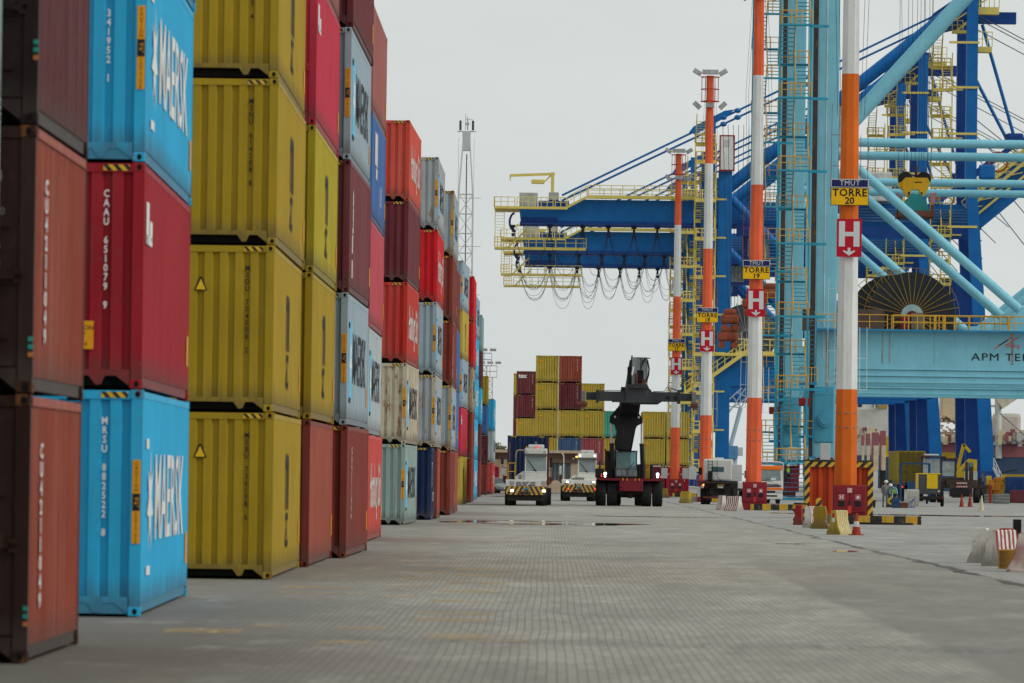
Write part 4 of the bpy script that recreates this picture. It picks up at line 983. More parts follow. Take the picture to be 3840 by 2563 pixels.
# white tractor unit seen from behind
X=W(2688,1890,384).x; t=thing('truck','white cab truck seen from behind with black flat chassis','truck',(X,384,0),R(-3))
WH=mat('truck white paint',(.62,.63,.60),.4,.05,.25,dirt=.2)
b=MB(); b.bev(-.96,1.0,1.6,3.6,1.62,3.08,.12); b.bev(-.35,.35,2.2,3.4,3.06,3.18,.05); cb=b.build('cab',WH,t)
b=MB(); b.bev(-.42,.42,1.57,1.61,2.22,2.56,.03); b.build('rear_window',WINT,cb)
b=MB(); 
for x in (-.66,-.36): b.tube((x,1.52,1.5),(x,1.52,3.0),.02,n=5)
for i in range(7): b.tube((-.66,1.52,1.6+i*.22),(-.36,1.52,1.6+i*.22),.016,n=4)
b.tube((-.66,1.52,3.0),(-.66,1.7,3.05),.02,n=5); b.bev(-.66,-.34,1.3,1.55,1.6,2.25,.03); b.path([(-.05,1.5,3.0),(-.05,1.3,2.0),(.1,1.0,1.7),(.3,1,1.65)],.02,5); b.build('ladder',CHA,cb)
b=MB(); b.bev(-1.2,1.35,-.3,1.5,1.42,1.55,.02); b.prism([(-.32,1.42),(.92,1.42),(.8,.55),(-.2,.55)],0,.25); b.box(-.5,.5,0,6,.7,1.1); b.box(-.95,1.3,3.5,6,.6,1.6); b.build('chassis',mat('dusty black chassis',(.035,.03,.027),.8,.2,.3,dirt=.5),t)
b=MB(); b.box(-.9,.95,-.42,-.32,.42,.55); b.build('rear_bar',RUS,t)
b=MB(); b.box(.05,.42,-.02,0,1.12,1.26); b.build('number_plate',PLATE,t)
b=MB(); b.box(.0,.5,-.03,-.015,1.29,1.37); b.build('rating_plate',YRL,t)
b=MB(); b.tube((-.92,-.2,1.32),(-.92,-.15,1.32),.06,n=8); b.build('tail_lamp',AON,t)
for x in (-.95,-.62,.78,1.1): wheel(t,x,.9,.55,.3)
for x in (-1.0,1.05): wheel(t,x,5,.5,.3)
b=MB(); b.bev(-1.35,-1.1,3.2,3.3,2.0,2.5,.03); b.bev(-1.35,-1.12,.4,1.6,.5,1.2,.06,1); b.build('mirror',[CHA,WH],t)
# orange and white lorry facing the camera
p=W(2872,1890,408); X=p.x; t=thing('truck','orange and white flatbed lorry facing the camera behind tower 19','truck',(X,408,0),R(6))
OR2=mat('lorry orange paint',srgb('e0702a'),.35,.05,.15,dirt=.1)
b=MB(); b.bev(-1.18,1.2,0,1.8,.75,1.65,.06); b.bev(-1.16,1.18,.06,1.8,1.6,2.45,.10); cb=b.build('cab',WH,t)
b=MB(); b.bev(-1.14,1.16,-.015,.2,2.40,2.72,.08); b.bev(-1.19,1.21,-.02,.1,.98,1.16,.03); b.bev(-1.17,1.19,.3,1.8,2.40,2.74,.1); b.build('orange_band',OR2,cb)
b=MB(); b.prism([(-1.05,1.66),(1.08,1.66),(1.02,2.38),(-1.0,2.38)],.03,.06); ws=b.build('windscreen',WIN,cb)
b=MB(); b.bar((-.5,.0,1.68),(.5,.0,1.58),.03,.02); b.box(.35,.7,.02,.029,1.7,1.85,1); b.build('wiper',[SBK,SW],ws)
b=MB(); b.prism([(-1.0,1.18),(1.05,1.22),(1.1,1.34),(-1.0,1.30)],-.03,0); b.box(-.9,.9,-.03,0,1.38,1.42); b.box(-.95,.95,-.03,0,.78,.93); b.build('grille',CHA,cb)
lettering(cb,'W',(0,-.035,1.5),FRONT,CHR,size=.16)
for s in (-1,1):
    b=MB(); b.bev(s*.9-.24,s*.9+.24,-.05,0,.76,.95,.03); b.build('headlight',LOFF,cb)
    b=MB(); b.bev(s*1.42-.13,s*1.42+.13,.1,.25,1.8,2.35,.04); b.bar((s*1.2,.15,2.3),(s*1.42,.15,2.3),.03,.03); b.build('mirror',CHA,cb)
b=MB(); b.bev(-1.18,1.2,-.08,.3,.32,.74,.06); b.bev(-.8,.8,-.09,-.06,.5,.62,.02,1); b.build('bumper',[WH,CHA],t)
b=MB(); b.box(-1.1,-.75,-.12,-.09,.38,.5); b.build('number_plate',PLATE,t); lettering(t,'BRA2E19',(-.92,-.125,.44),FRONT,BLK,size=.09)
b=MB(); b.path([(-1.1,.6,2.75),(-1.1,.6,3.0),(1.0,.6,3.0),(1.3,.6,2.9),(1.32,.9,2.0),(1.32,.9,1.0)],.045,6); b.path([(-1.1,2.0,3.0),(1.0,2.0,3.0)],.045,6); b.build('rack',WH,t)
b=MB(); b.box(-1.15,1.15,2.0,7.5,.85,1.05); b.box(-.5,.5,1,7.5,.5,.85); b.build('flatbed',CHA,t)
for x in (-1.0,1.0):
    for y in (1.0,6.0): wheel(t,x,y,.42,.26)
# grey hatchback parked by the building
p=W(1868,1850,545); t=thing('parked_car','dark silver hatchback car parked beside the brick building','car',(p.x-.1,545,0),R(25))
CARP=mat('dark silver car paint',(.20,.24,.25),.25,.04,.05,metal=.4,dirt=.05)
def carbody():
    bm=bmesh.new(); sec=[(-2.1,.3,.62,.72),(-2.0,.25,.85,.82),(-1.2,.22,.98,.86),(-.55,.22,1.02,.88),(.3,.22,1.05,.89),(1.4,.22,1.05,.88),(1.95,.25,.98,.84),(2.1,.35,.8,.76)]
    rows=[]
    for y,zb,zt,wd in sec:
        rows.append([bm.verts.new((s*wd*k,y,z)) for s,k,z in ((-1,.93,zb),(-1,1,zb+.2),(-1,1,(zb+zt)/2+.08),(-1,.9,zt),(1,.9,zt),(1,1,(zb+zt)/2+.08),(1,1,zb+.2),(1,.93,zb))])
    for a,b_ in zip(rows,rows[1:]):
        for i in range(8): bm.faces.new((a[i],a[(i+1)%8],b_[(i+1)%8],b_[i]))
    bm.faces.new(rows[0][::-1]); bm.faces.new(rows[-1])
    me=bpy.data.meshes.new('body'); bm.to_mesh(me); bm.free(); return me
me=carbody(); me.polygons.foreach_set('use_smooth',[True]*len(me.polygons)); bo=link('body',me,t,None,None,[CARP]); md=bo.modifiers.new('s','SUBSURF'); md.levels=1; md.render_levels=2
b=MB(); b.add([(-.78,-.75,1.0),(.78,-.75,1.0),(.6,-.1,1.46),(-.6,-.1,1.46),(-.78,1.75,1.02),(.78,1.75,1.02),(.6,1.25,1.46),(-.6,1.25,1.46)],[(0,1,2,3),(1,5,6,2),(5,4,7,6),(4,0,3,7)]); b.build('windows',glassy('car dark glass',(.03,.04,.045)),t)
b=MB(); b.bev(-.62,.62,-.12,1.3,1.43,1.49,.03); b.build('roof',CARP,t)
for s in (-1,1):
    for y in (-1.3,1.35): wheel(t,s*.78,y,.32,.2)
    b=MB(); b.bev(s*.66-.15,s*.66+.15,-2.1,-1.95,.66,.78,.03); b.build('headlight',LOFF,t)
b=MB(); b.box(-.25,.25,-2.13,-2.1,.45,.56); b.build('number_plate',PLATE,t)
# compressor trailer
p=W(3483,1900,400); t=thing('generator','yellow and dark grey mobile compressor on a two wheel trailer','generator',(p.x,400,0),0)
GY=mat('compressor yellow',srgb('dcb81a'),.45,.05,.2); GD=mat('compressor dark grey',(.06,.065,.07),.6)
b=MB(); b.bev(-.72,.80,0,3.2,.85,2.25,.05); bo=b.build('housing',GD,t)
b=MB(); b.bev(-.16,.60,-.03,0,1.25,2.24,.02); b.bev(-.76,-.35,.2,3,1.2,2.30,.03); b.bev(-.74,.82,-.02,3.2,2.25,2.33,.02); b.build('yellow_panel',GY,bo)
b=MB(); b.box(-1.1,1.05,-.1,3.4,.45,.68); b.bev(-1.1,1.05,-.25,-.1,.5,.72,.02); b.build('chassis',CHA,t)
b=MB(); b.box(.62,.75,-.02,-.001,1.02,1.12); b.build('plate',SW,bo)
for x in (-1.0,1.0): wheel(t,x,1.0,.33,.22); b=MB(); b.bev(x-.1,x+.05,-.3,-.25,.58,.68,.01); b.build('tail_lamp',REDP,t)
# agricultural style tractor / forklift behind
p=W(3592,1884,470); t=thing('wheel_tractor','dark brown wheel tractor with cab and red white chevrons','tractor',(p.x,470,0),0)
DB=mat('dark brown machine paint',(.055,.035,.03),.6,.15,.3,dirt=.4)
b=MB(); 
for x in (-2.9,-1.3,-.1): b.bev(x-.08,x+.08,1.6,1.8,2.0,3.75,.02)
b.bev(-3.0,-.9,1.4,3.6,3.7,3.85,.05); b.bev(-1.0,.1,1.5,3.6,3.5,3.7,.05); b.bev(-3.0,.0,1.4,3.6,1.5,2.1,.05); cb=b.build('cab',DB,t)
b=MB(); b.bev(-2.7,-1.5,1.6,2.6,3.86,4.0,.06); b.build('roof_unit',WH,cb)
b=MB(); b.box(-2.8,-1.4,1.62,1.64,2.2,3.6); b.box(-1.2,-.2,1.62,1.64,2.2,3.4); b.build('windows',glassy('tractor pale glass',(.30,.36,.36)),cb)
b=MB(); b.box(-.9,1.6,.4,1.6,1.2,1.9); b.box(-.7,1.2,.0,.4,.5,1.5); b.tube((.75,.8,1.9),(.75,.8,3.4),.12,n=8); b.bev(.95,1.3,.6,.9,1.9,3.0,.05); b.box(-2.9,2.6,.9,1.6,1.2,1.5); b.bev(-.55,.95,-.1,0,.62,1.2,.02,1); b.build('chassis',[DB,SBK],t)
CHV=stripes('red white chevrons',(.5,.5,.48),srgb('b8302a'),.22,(1,0,1),.5)
b=MB(); b.box(-.15,.75,-.06,-.02,1.55,1.7); b.box(-.15,.75,-.14,-.1,1.27,1.4); b.build('chevron_plate',CHV,t)
for x in (-2.0,-1.4,1.6,2.2): wheel(t,x,1.0,.62,.5)
# blue box trailer and container on chassis
p=W(3433,1884,486); X=p.x; 
container('olive yellow container seen door end on a trailer beyond the workers',X+1.2,492,0,z=1.45,L=12.192,col='dyell',door=True,dcol='olive',logo=None,group='containers carried on the trailer',hc=False)
t2=thing('container_trailer','dark trailer under the olive yellow container','trailer',(X,492,0),0)
b=MB(); b.box(-.5,.5,0,12,1.0,1.4); b.box(-1.2,1.2,0,.3,1.1,1.42); b.build('frame',CHA,t2)
for x in (-1.0,-.65,.65,1.0): wheel(t2,x,1.6,.5,.28); wheel(t2,x,2.9,.5,.28)
b=MB(); b.bev(-.9,-.7,-.05,0,1.15,1.3,.02); b.bev(.7,.9,-.05,0,1.15,1.3,.02); b.build('tail_lamp',RON,t2)
p=W(3424,1895,440); t=thing('frame_trolley','blue steel frame trolley with bin beside the compressor','trolley',(p.x,440,0),0)
BF=mat('blue steel frame',srgb('1d4468'),.5); b=MB(); b.box(-.4,1.2,0,.8,1.0,1.7)
for x in (-.95,1.25): b.bar((x,0,.2),(x,0,3.1),.12,.12); b.bar((x,1,.2),(x,1,3.1),.12,.12)
b.bar((-.95,0,3.1),(1.25,0,3.1),.12,.12); b.build('frame',BF,t)
for x in (-.8,1.1): wheel(t,x,.5,.25,.15)
# ---------------------------------------------------------------- brick building closing the view
BRI=None
def brickmat(name,c1,c2,mo,bw,bh):
    s=N(name); t=s.n('ShaderNodeTexCoord'); sp=s.n('ShaderNodeSeparateXYZ'); s.l(t.outputs['Object'],sp.inputs[0])
    c=s.n('ShaderNodeCombineXYZ'); s.l(s.math('ADD',sp.outputs[0],sp.outputs[1]),c.inputs[0]); s.l(sp.outputs[2],c.inputs[1])
    br=s.n('ShaderNodeTexBrick'); s.l(c.outputs[0],br.inputs[0]); br.inputs['Scale'].default_value=1; br.inputs['Brick Width'].default_value=bw; br.inputs['Row Height'].default_value=bh; br.inputs['Mortar Size'].default_value=.01
    br.inputs['Color1'].default_value=(*c1,1); br.inputs['Color2'].default_value=(*c2,1); br.inputs['Mortar'].default_value=(*mo,1)
    n=s.noise(s.coords((1,1,.4)),1.2,4); s.l(s.mix(s.math('MULTIPLY',s.ramp(n,.5,.75),.4),br.outputs[0],(.12,.09,.07)),s.b.inputs[0]); s.b.inputs['Roughness'].default_value=.9; return s.m
BRI=brickmat('tan facing brick',(.74,.54,.37),(.66,.46,.30),(.6,.5,.42),.4,.12)
Yb=555; xr=W(2202,1700,Yb).x
t=thing('building','low tan brick building with flat concrete eave and louvred bays','building',(0,Yb,0),0)
def bx(z4x): return W(1840+z4x/4.355,1800,Yb).x
b=MB()
b.box(-16,bx(975),0,8,0,3.6); b.box(bx(1305),bx(1425),0,8,0,3.6); b.box(bx(975),bx(1305),.35,8,0,3.6); b.box(bx(950),bx(1170),-.3,0,0,1.05)
b.prism([(bx(950),1.05),(bx(1170),1.05),(bx(1060),1.35)],-.3,0); b.build('wall',BRI,t)
EAV=mat('eave sandy concrete',(.66,.49,.36),.8,.08,.25); b=MB(); b.bev(-16.5,xr,-1.2,9,3.95,4.22,.02); b.build('roof',EAV,t)
b=MB(); b.box(-16,bx(1425),-.05,.02,3.3,3.95); b.box(bx(985),bx(1425),-.2,.0,3.0,3.4); b.build('fascia',mat('dark brown fascia',(.24,.15,.11),.8,.2,.4),t)
LV=mat('grey louvre steel',(.23,.26,.27),.5)
for x0,x1 in ((bx(990),bx(1110)),(bx(1130),bx(1300))):
    b=MB(); z=.9
    while z<3.0: b.add([(x0,.0,z),(x1,.0,z),(x1,.14,z+.15),(x0,.14,z+.15)],[(0,1,2,3)]); b.add([(x0,.0,z-.02),(x1,.0,z-.02),(x1,.14,z+.13),(x0,.14,z+.13)],[(0,1,2,3)]); z+=.19
    for x in (x0,(x0+x1)/2,x1): b.box(x-.05,x+.05,-.04,.02,.7,3.1)
    b.build('louvre',LV,t)
b=MB(); b.box(bx(-200),bx(132),-.06,0,0,2.55); b.build('door',mat('raspberry red shutter',srgb('a8163c'),.5,.05,.15),t)
b=MB(); b.box(bx(165),bx(240),-.05,0,1.85,2.4); b.build('wall_unit',WH,t)
b=MB(); b.bev(bx(1325),bx(1365),-.3,0,3.35,3.55,.03); b.build('wall_lamp',GRYB,t)
b=MB(); b.box(-2,1.2,-2.2,-1.4,0,.12); b.build('kerb_step',mat('step concrete',(.3,.29,.27),.9),t)
# ---------------------------------------------------------------- ship to shore cranes
TEAL=mat('crane light teal paint',srgb('82c4d6'),.5,.05,.22,dirt=.12,edge=.14); TEALD=mat('crane stair teal paint',srgb('2f9cb8'),.5,.1,.3); CYEL=mat('crane yellow rail paint',srgb('cf9d34'),.5,.1,.2,rust=.1)
PYEL=mat('pale yellow walkway paint',srgb('d8c468'),.6,.06,.15,dirt=.12); CBLU=mat('crane royal blue paint',srgb('0c64aa'),.45,.07,.25,dirt=.08,edge=.12); CBLD=mat('crane deep blue paint',srgb('0d3f86'),.5,.1,.3)
CBL2=mat('crane far blue paint',srgb('1a5aa0'),.5,.06,.2,haze=.10); GUT=mat('crane rust stain teal',srgb('6b8f8c'),.6,rust=.55)
SRED=mat('logo coral red',srgb('d85a4a'),.6,.03,.1,dirt=0)
REEL=mat('cable reel dark',(.045,.05,.058),.5,.1,.1); CABLE=mat('dark cable',(.03,.035,.045),.7,dirt=0)
def zigzag(parent,x0,x1,y0,z0,z1,step,ms,depth=4.5,r=.045,plat=True,th=.14):
    """stair tower: two flights side by side running along the quay, landings at both ends"""
    xm=(x0+x1)/2; tr=MB(); rl=MB(); la=MB(); z=z0; i=0
    while z<z1:
        for (xa,xb,ya,yb,za,zb) in ((xm+.05,x1,y0+.9,y0+depth,z,z+step/2),(x0,xm-.05,y0+depth,y0+.9,z+step/2,z+step)):
            n=9
            for k in range(n+1):
                f=k/n; y=ya+(yb-ya)*f; zz=za+(zb-za)*f; tr.box(xa+.06,xb-.06,y-.14,y+.14,zz-.035,zz+.03)
            for x in (xa,xb):
                tr.bar((x,ya,za),(x,yb,zb),.05,.2); rl.tube((x,ya,za+1.05),(x,yb,zb+1.05),r,n=5); rl.tube((x,ya,za+.55),(x,yb,zb+.55),r*.7,n=4)
                for f in (0,.5,1): rl.tube((x,ya+(yb-ya)*f,za+(zb-za)*f),(x,ya+(yb-ya)*f,za+(zb-za)*f+1.05),r,n=4)
        for yy,zz in ((y0,z),(y0+depth,z+step/2)):
            la.box(x0-.1,x1+.1,yy,yy+.9,zz-th,zz); 
            rl.rail((x0-.1,yy,zz),(x1+.1,yy,zz),1.1,1.0,r); rl.rail((x0-.1,yy,zz),(x0-.1,yy+.9,zz),1.1,.9,r)
        la.box(x1,x1+1.6,y0+depth*.5,y0+depth*.5+.2,z-.12,z+.1)
        z+=step; i+=1
    for x in (x0-.12,x1+.12): la.bar((x,y0+depth/2,z0-1),(x,y0+depth/2,z1),.14,.14)
    tr.build('stair_flight',ms[0],parent); rl.build('stair_railing',ms[1],parent); la.build('landing',ms[2],parent)
def tealcrane(label,Y,detail=True,gap=19.5):
    t=thing('quay_crane',label,'quay crane',(0,Y,0),0,'light teal quay cranes')
    G0,G1=22.3,57.3
    for y in (0,gap):
        for g in (G0,G1):
            b=MB(); b.bev(g,g+1.75,y,y+1.5,3.3,58,.05)
            if y==0: b.prism([(g+1.7,17.5),(g+2.4,17.5),(g+2.0,22),(g+1.7,22)],y+.1,y+1.4)
            b.box(g+.66,g+.73,y-.03,y,12,58,1)
            b.build('leg',[TEAL,mat('weld seam grey',(.66,.70,.70),.6)],t)
            lb=MB(); lb.bev(g-.05,g+1.6,y-.12,y+1.6,4.9,9.6,.06); lb.tube((g+.85,y-.32,6.8),(g+.85,y-.1,6.8),.62,n=24); lb.tube((g+.85,y-.42,6.8),(g+.85,y-.32,6.8),.40,n=20); lb.box(g-.07,g+1.62,y-.14,y,8.9,9.0)
            lb.build('leg_foot',mat('crane foot teal',srgb('4f9fbb'),.5,.06,.3),t)
            w=MB(); w.bev(g+.1,g+1.5,y-3,y+4,2.0,3.6,.1); w.bev(g+.35,g+1.2,y-3.3,y-2.9,3.0,4.8,.05,1); w.bev(g+.2,g+1.4,y-4,y-.8,.5,2.2,.1); w.bev(g+.2,g+1.4,y+2,y+5,.5,2.2,.1); bg=w.build('bogie',[mat('bogie dark red',srgb('6e1c2a'),.6,.12,.3),GRYB],t)
            for q in (-3.4,-2.1,2.6,3.9):
                ww=MB(); ww.tube((g+.5,y+q,.42),(g+1.1,y+q,.42),.4,n=16); ww.build('rail_wheel',RUS,bg)
        # V bracing and tie between the legs
        xm=(G0+G1)/2+.9
        b=MB(); b.tube((G0+1.2,y+.75,30.3),(G1+.5,y+.75,30.3),.38,n=18); b.build('tie_tube',TEAL,t)
        for s in (-1,1):
            b=MB(); xe=G0+1.2 if s<0 else G1+.5; b.tube((xe,y+.75,30.0),(xm-s*.5,y+.75,14.9),.40,n=18); b.build('brace_tube',TEAL,t)
        b=MB(); b.tube((G0+1.4,y+.75,30.4),(G0+21,y+.75,30.4+19.6*1.13),.62,n=20); b.build('upper_brace',TEAL,t)
        g=MB(); g.prism([(G0+1.6,28.6),(G0+2.7,29.2),(G0+2.9,30.5),(G0+3.2,32.6),(G0+1.6,33.5)],y+.6,y+.9); g.build('gusset',mat('gusset white grey',(.42,.52,.54),.5),t)
        # portal beam
        b=MB(); b.box(G0+1.7,G1,y,y+1.6,11.15,14.45); b.box(G0-.2,G1+2,y-.06,y+1.66,10.0,11.1) if False else None
        for z in (10.0,10.55,11.1): b.bev(G0+1.7,G1,y-.12,y+1.7,z,z+.10,.01); b.box(G0+1.7,G1,y-.02,y+1.6,z+.1,z+.52)
        b.box(G0+10,G0+10.02,y-.01,y,11.2,14.4,1); b.prism([(xm-2.6,14.45),(xm+2.6,14.45),(xm+.9,16.6),(xm-.9,16.6)],y+.3,y+1.2)
        pb=b.build('portal_beam',[TEAL,GUT],t)
        if y==0 and detail:
            lettering(pb,'APM TERMINALS',(W(3642,1330,Y).x,y-.03,12.25),FRONT,SBK,size=.90,align='LEFT',bold=0,spacing=1.12,scale=(1.28,1,1))
            lettering(pb,'Lifting',(W(3770,1300,Y).x,y-.03,13.25),FRONT,SRED,size=.50,align='LEFT')
            m=MB(); x0=W(3730,1310,Y).x
            for i,(dx,dz) in enumerate(((0,0),(.35,.25),(.9,.25))): m.bar((x0+dx,y-.02,13.0+dz),(x0+dx+1.1,y-.02,13.75+dz),.09,.01)
            m.build('red_slash_logo',SRED,pb)
            rs=MB(); random.seed(3)
            for xx,w,l in ((G0+3.4,.10,4.2),(27.9,.05,3.0),(28.5,.05,3.0),(38.8,.09,3.2)): rs.box(xx,xx+w*2.2,y-.012,y-.004,14.4-l,14.4)
            rs.box(G0+.9,G0+1.15,y-.012,y-.004,8.5,14.2)
            rs.build('rust_streak',mat('rust run',(.32,.34,.30),.8,.3,.5,rust=.35),pb)
            w=MB(); w.box(G0+.0,xm+2,y-.9,y-.05,14.35,14.5); w.build('walkway',mat('walkway blue',srgb('2c87b4'),.6),pb)
            r=MB(); r.rail((G0+0,y-.85,14.5),(G0+6.0,y-.85,14.5),1.2,1.4,.04); r.rail((G0+6.5,y-.85,14.5),(xm+2.2,y-.85,14.5),1.2,1.25,.05)
            r.rail((G0+6.5,y+1.5,14.5),(xm+2.2,y+1.5,14.5),1.2,1.1,.05); r.rail((xm+2.2,y-.85,14.5),(xm+2.2,y+1.5,14.5),1.2,1.1,.05)
            for xx in (32.2,33.0,38.4): r.box(xx,xx+.22,y-.9,y-.7,14.5,15.7)
            r.build('walkway_railing',CYEL,pb)
    # girder far above the picture, hoist ropes hang from it
    b=MB(); b.box(G0-4,95,4,6,56,59); b.box(G0-4,95,14,16,56,59); b.build('girder',TEAL,t)
    if detail:
        # cable reels
        for cx,cy,R_ in ((W(3419,1177,Y+9).x,9,3.75),(W(3419,1177,Y+9).x-1.5,13,3.6)):
            cz=15.95; r=MB(); r.tube((cx,cy,cz),(cx,cy+.55,cz),R_,n=64); 
            rr=r.build('cable_reel',REEL,t)
            q=MB()
            for k in range(26):
                f=.9+R_*.95/26*k
                if f<R_: 
                    n=56
                    for a in range(n):
                        a0=2*math.pi*a/n; a1=2*math.pi*(a+1)/n; 
                        q.tube((cx+f*math.cos(a0),cy-.02,cz+f*math.sin(a0)),(cx+f*math.cos(a1),cy-.02,cz+f*math.sin(a1)),.045,n=4,cap=False)
            q.build('wound_cable',mat('wound cable sheen',(.05,.056,.065),.4,.05,0,dirt=0),rr)
            s_=MB()
            for k in range(34):
                a=2*math.pi*k/34; s_.tube((cx+.9*math.cos(a),cy-.3,cz+.9*math.sin(a)),(cx+(R_+.35)*math.cos(a),cy-.22,cz+(R_+.35)*math.sin(a)),.034,n=5)
            for k in range(48):
                a0=2*math.pi*k/48; a1=2*math.pi*(k+1)/48; s_.tube((cx+(R_+.35)*math.cos(a0),cy-.22,cz+(R_+.35)*math.sin(a0)),(cx+(R_+.35)*math.cos(a1),cy-.22,cz+(R_+.35)*math.sin(a1)),.03,n=4,cap=False)
            s_.build('reel_spoke',mat('reel spoke ochre',srgb('9c7a2c'),.6,.15,.3,rust=.2),rr)
            h=MB(); h.tube((cx,cy-.4,cz),(cx,cy,cz),.95,n=24); h.tube((cx,cy-.6,cz-.1),(cx,cy-.4,cz-.1),.5,n=16,m=1); h.bev(cx-.1,cx+.9,cy-1.2,cy-.6,cz-1.2,cz+.2,.05,2); h.bev(cx-1.1,cx-.2,cy-1.2,cy-.6,cz-1.3,cz-.1,.2,1); h.build('reel_drive',[mat('hub pale teal',(.40,.55,.55),.4),MRED,mat('drive box grey brown',(.2,.16,.12),.7)],rr)
        b=MB(); b.bev(W(3380,1200,Y).x-8,W(3380,1200,Y).x-1,7.5,8,14.5,16.4,.05); b.build('reel_screen',mat('brown mesh screen',(.12,.08,.06),.8),t)
        # head block with spreader hanging on ropes
        hb=thing('headblock','yellow crane headblock with two sheaves over a worn teal spreader','headblock',(W(3430,760,Y+10).x,Y+10,0),0)
        zc=W(3430,705,Y+10).z
        b=MB(); b.prism([(-1.05,zc-.2),(-.75,zc-.75),(-.6,zc-.85),(-.35,zc-.85),(-.35,zc-.2),(.35,zc-.2),(.35,zc-.85),(.6,zc-.85),(.85,zc-.6),(1.2,zc+.1),(1.25,zc+.45),(1.05,zc+.85),(-.85,zc+.85),(-1.2,zc+.45)],-.6,.6); b.prism([(-1.5,zc+.1),(-1.1,zc-.2),(-1.1,zc+.5),(-1.35,zc+.4)],-.5,.5)
        bd=b.build('block_body',mat('headblock yellow',srgb('d8a21c'),.5,.1,.4,rust=.15),hb)
        b=MB(); b.box(-.62,-.45,-.61,-.6,zc-.65,zc-.4); b.box(.45,.62,-.61,-.6,zc-.65,zc-.4); b.box(-.05,.55,-.61,-.6,zc+.4,zc+.5); b.build('block_marks',SBK,bd)
        for x in (-.85,.75):
            b=MB(); b.tube((x,-.4,zc+.75),(x,.4,zc+.75),.62,n=26); b.tube((x,-.45,zc+.75),(x,-.4,zc+.75),.2,n=12); b.build('sheave',CHA,hb)
        b=MB(); b.tube((.1,0,zc+.8),(.1,0,zc+1.9),.12,n=6); b.bev(-.9,-.5,-.3,.3,zc+.9,zc+1.4,.08,1); b.build('top_gear',[RUS,CYEL],hb)
        TQ=mat('worn turquoise steel',srgb('2c8a8c'),.6,.15,.4,rust=.3)
        b=MB(); b.prism([(-.75,zc-1.0),(.9,zc-1.0),(1.1,zc-1.9),(1.3,zc-2.1),(-1.3,zc-2.1),(-1.1,zc-1.9)],-1.5,1.5); b.bev(-.5,.6,-.7,.7,zc-1.0,zc-.55,.05); b.box(-1.5,1.5,-3,3,zc-2.6,zc-2.1,1) ; sd_=b.build('spreader',[TQ,RUS],hb)
        for x in (-1.45,1.45):
            b=MB(); b.prism([(x-.2,zc-.5),(x+.35*(1 if x>0 else -.2),zc-.45),(x+.25,zc-1.1),(x+.1,zc-1.5),(x-.1,zc-1.5),(x-.2,zc-1.1)],-1.2,-.9); b.bev(x-.15,x+.15,-1.2,-.9,zc-2.7,zc-1.5,.05,1); b.build('flipper',[mat('pale and red flipper',(.45,.2,.18),.7,rust=.3),RUS],sd_)
        b=MB(); 
        for x in (-1.42,-.7,-.35,.0,.3,.75,1.1,1.34):
            b.tube((x*1.1,random.uniform(-2,2),57),(x,random.uniform(-.4,.4),zc+.9),.024,n=4)
        for x in (-.9,.5,1.0): b.tube((x*1.8,2,57),(x,-.3,zc+1.0),.022,n=4)
        b.build('hoist_rope',CABLE,hb)
    # stairs
    zigzag(t,18.95,21.35,-5.5,3.2,50,6.1,[TEALD,CYEL,TEALD])
    b=MB(); b.bar((21.4,-3,.1),(21.4,-3,8),.18,.18); b.bar((19.4,-3,.1),(19.4,-3,8),.18,.18); b.bar((19.4,-3,3.3),(21.4,-3,3.3),.18,.14); b.box(19.4,21.4,-3.1,-2.9,.0,.2)
    for z in range(8): b.box(19.5,21.3,-2.9+z*.25,-2.7+z*.25,.3+z*.38,.36+z*.38)
    b.bar((22.05,-3,1.6),(22.05,-3,9),.1,.1); b.bar((21.4,-3,3.6),(22.3,-3,3.6),.14,.14)
    b.build('stair_frame',mat('lower stair blue paint',srgb('2f8db0'),.5,.1,.3),t)
    b=MB(); b.bev(20.9,22.4,-1.9,-.9,9.7,9.95,.03); b.bev(20.9,22.1,-1.9,-.9,5.25,5.45,.03); b.build('side_platform',mat('lower stair blue paint',(.1,.3,.5)),t)
    b=MB(); b.rail((20.9,-1.9,9.95),(22.4,-1.9,9.95),1.2,.5,.04); b.rail((20.9,-1.9,5.45),(22.1,-1.9,5.45),1.2,.6,.04); b.build('side_railing',CYEL,t)
    b=MB(); 
    for i in range(30): b.tube((21.6,-1.5,9.9+i*.4),(22.3,-1.5,9.9+i*.4),.03,n=4) if i<14 else None
    for x in (21.6,22.3): b.tube((x,-1.5,9.9),(x,-1.5,15.5),.05,n=5)
    b.path([(22,-1.5,15.9),(24,-1.5,13),(24.9,-1.5,12.1),(25.5,-1.5,13.4)],.03,4); b.build('side_ladder',mat('lower stair blue paint',(.1,.3,.5)),t)
    b=MB(); b.bev(20.85,21.75,-2.5,-1.7,7.9,8.6,.08); b.build('hose_drum',REDP,t)
    b=MB(); b.bar((22.0,-.8,3.6),(22.0,-.8,56),.42,.3); b.build('cable_channel',mat('rusty channel',(.06,.05,.05),.8,rust=.4),t)
    return t
tealcrane('nearest light teal quay crane with APM TERMINALS beam and cable reels',480)
tealcrane('second light teal quay crane standing just behind the nearest one',544,False)
def loop(pts,mb,r): mb.path(pts,r,4)
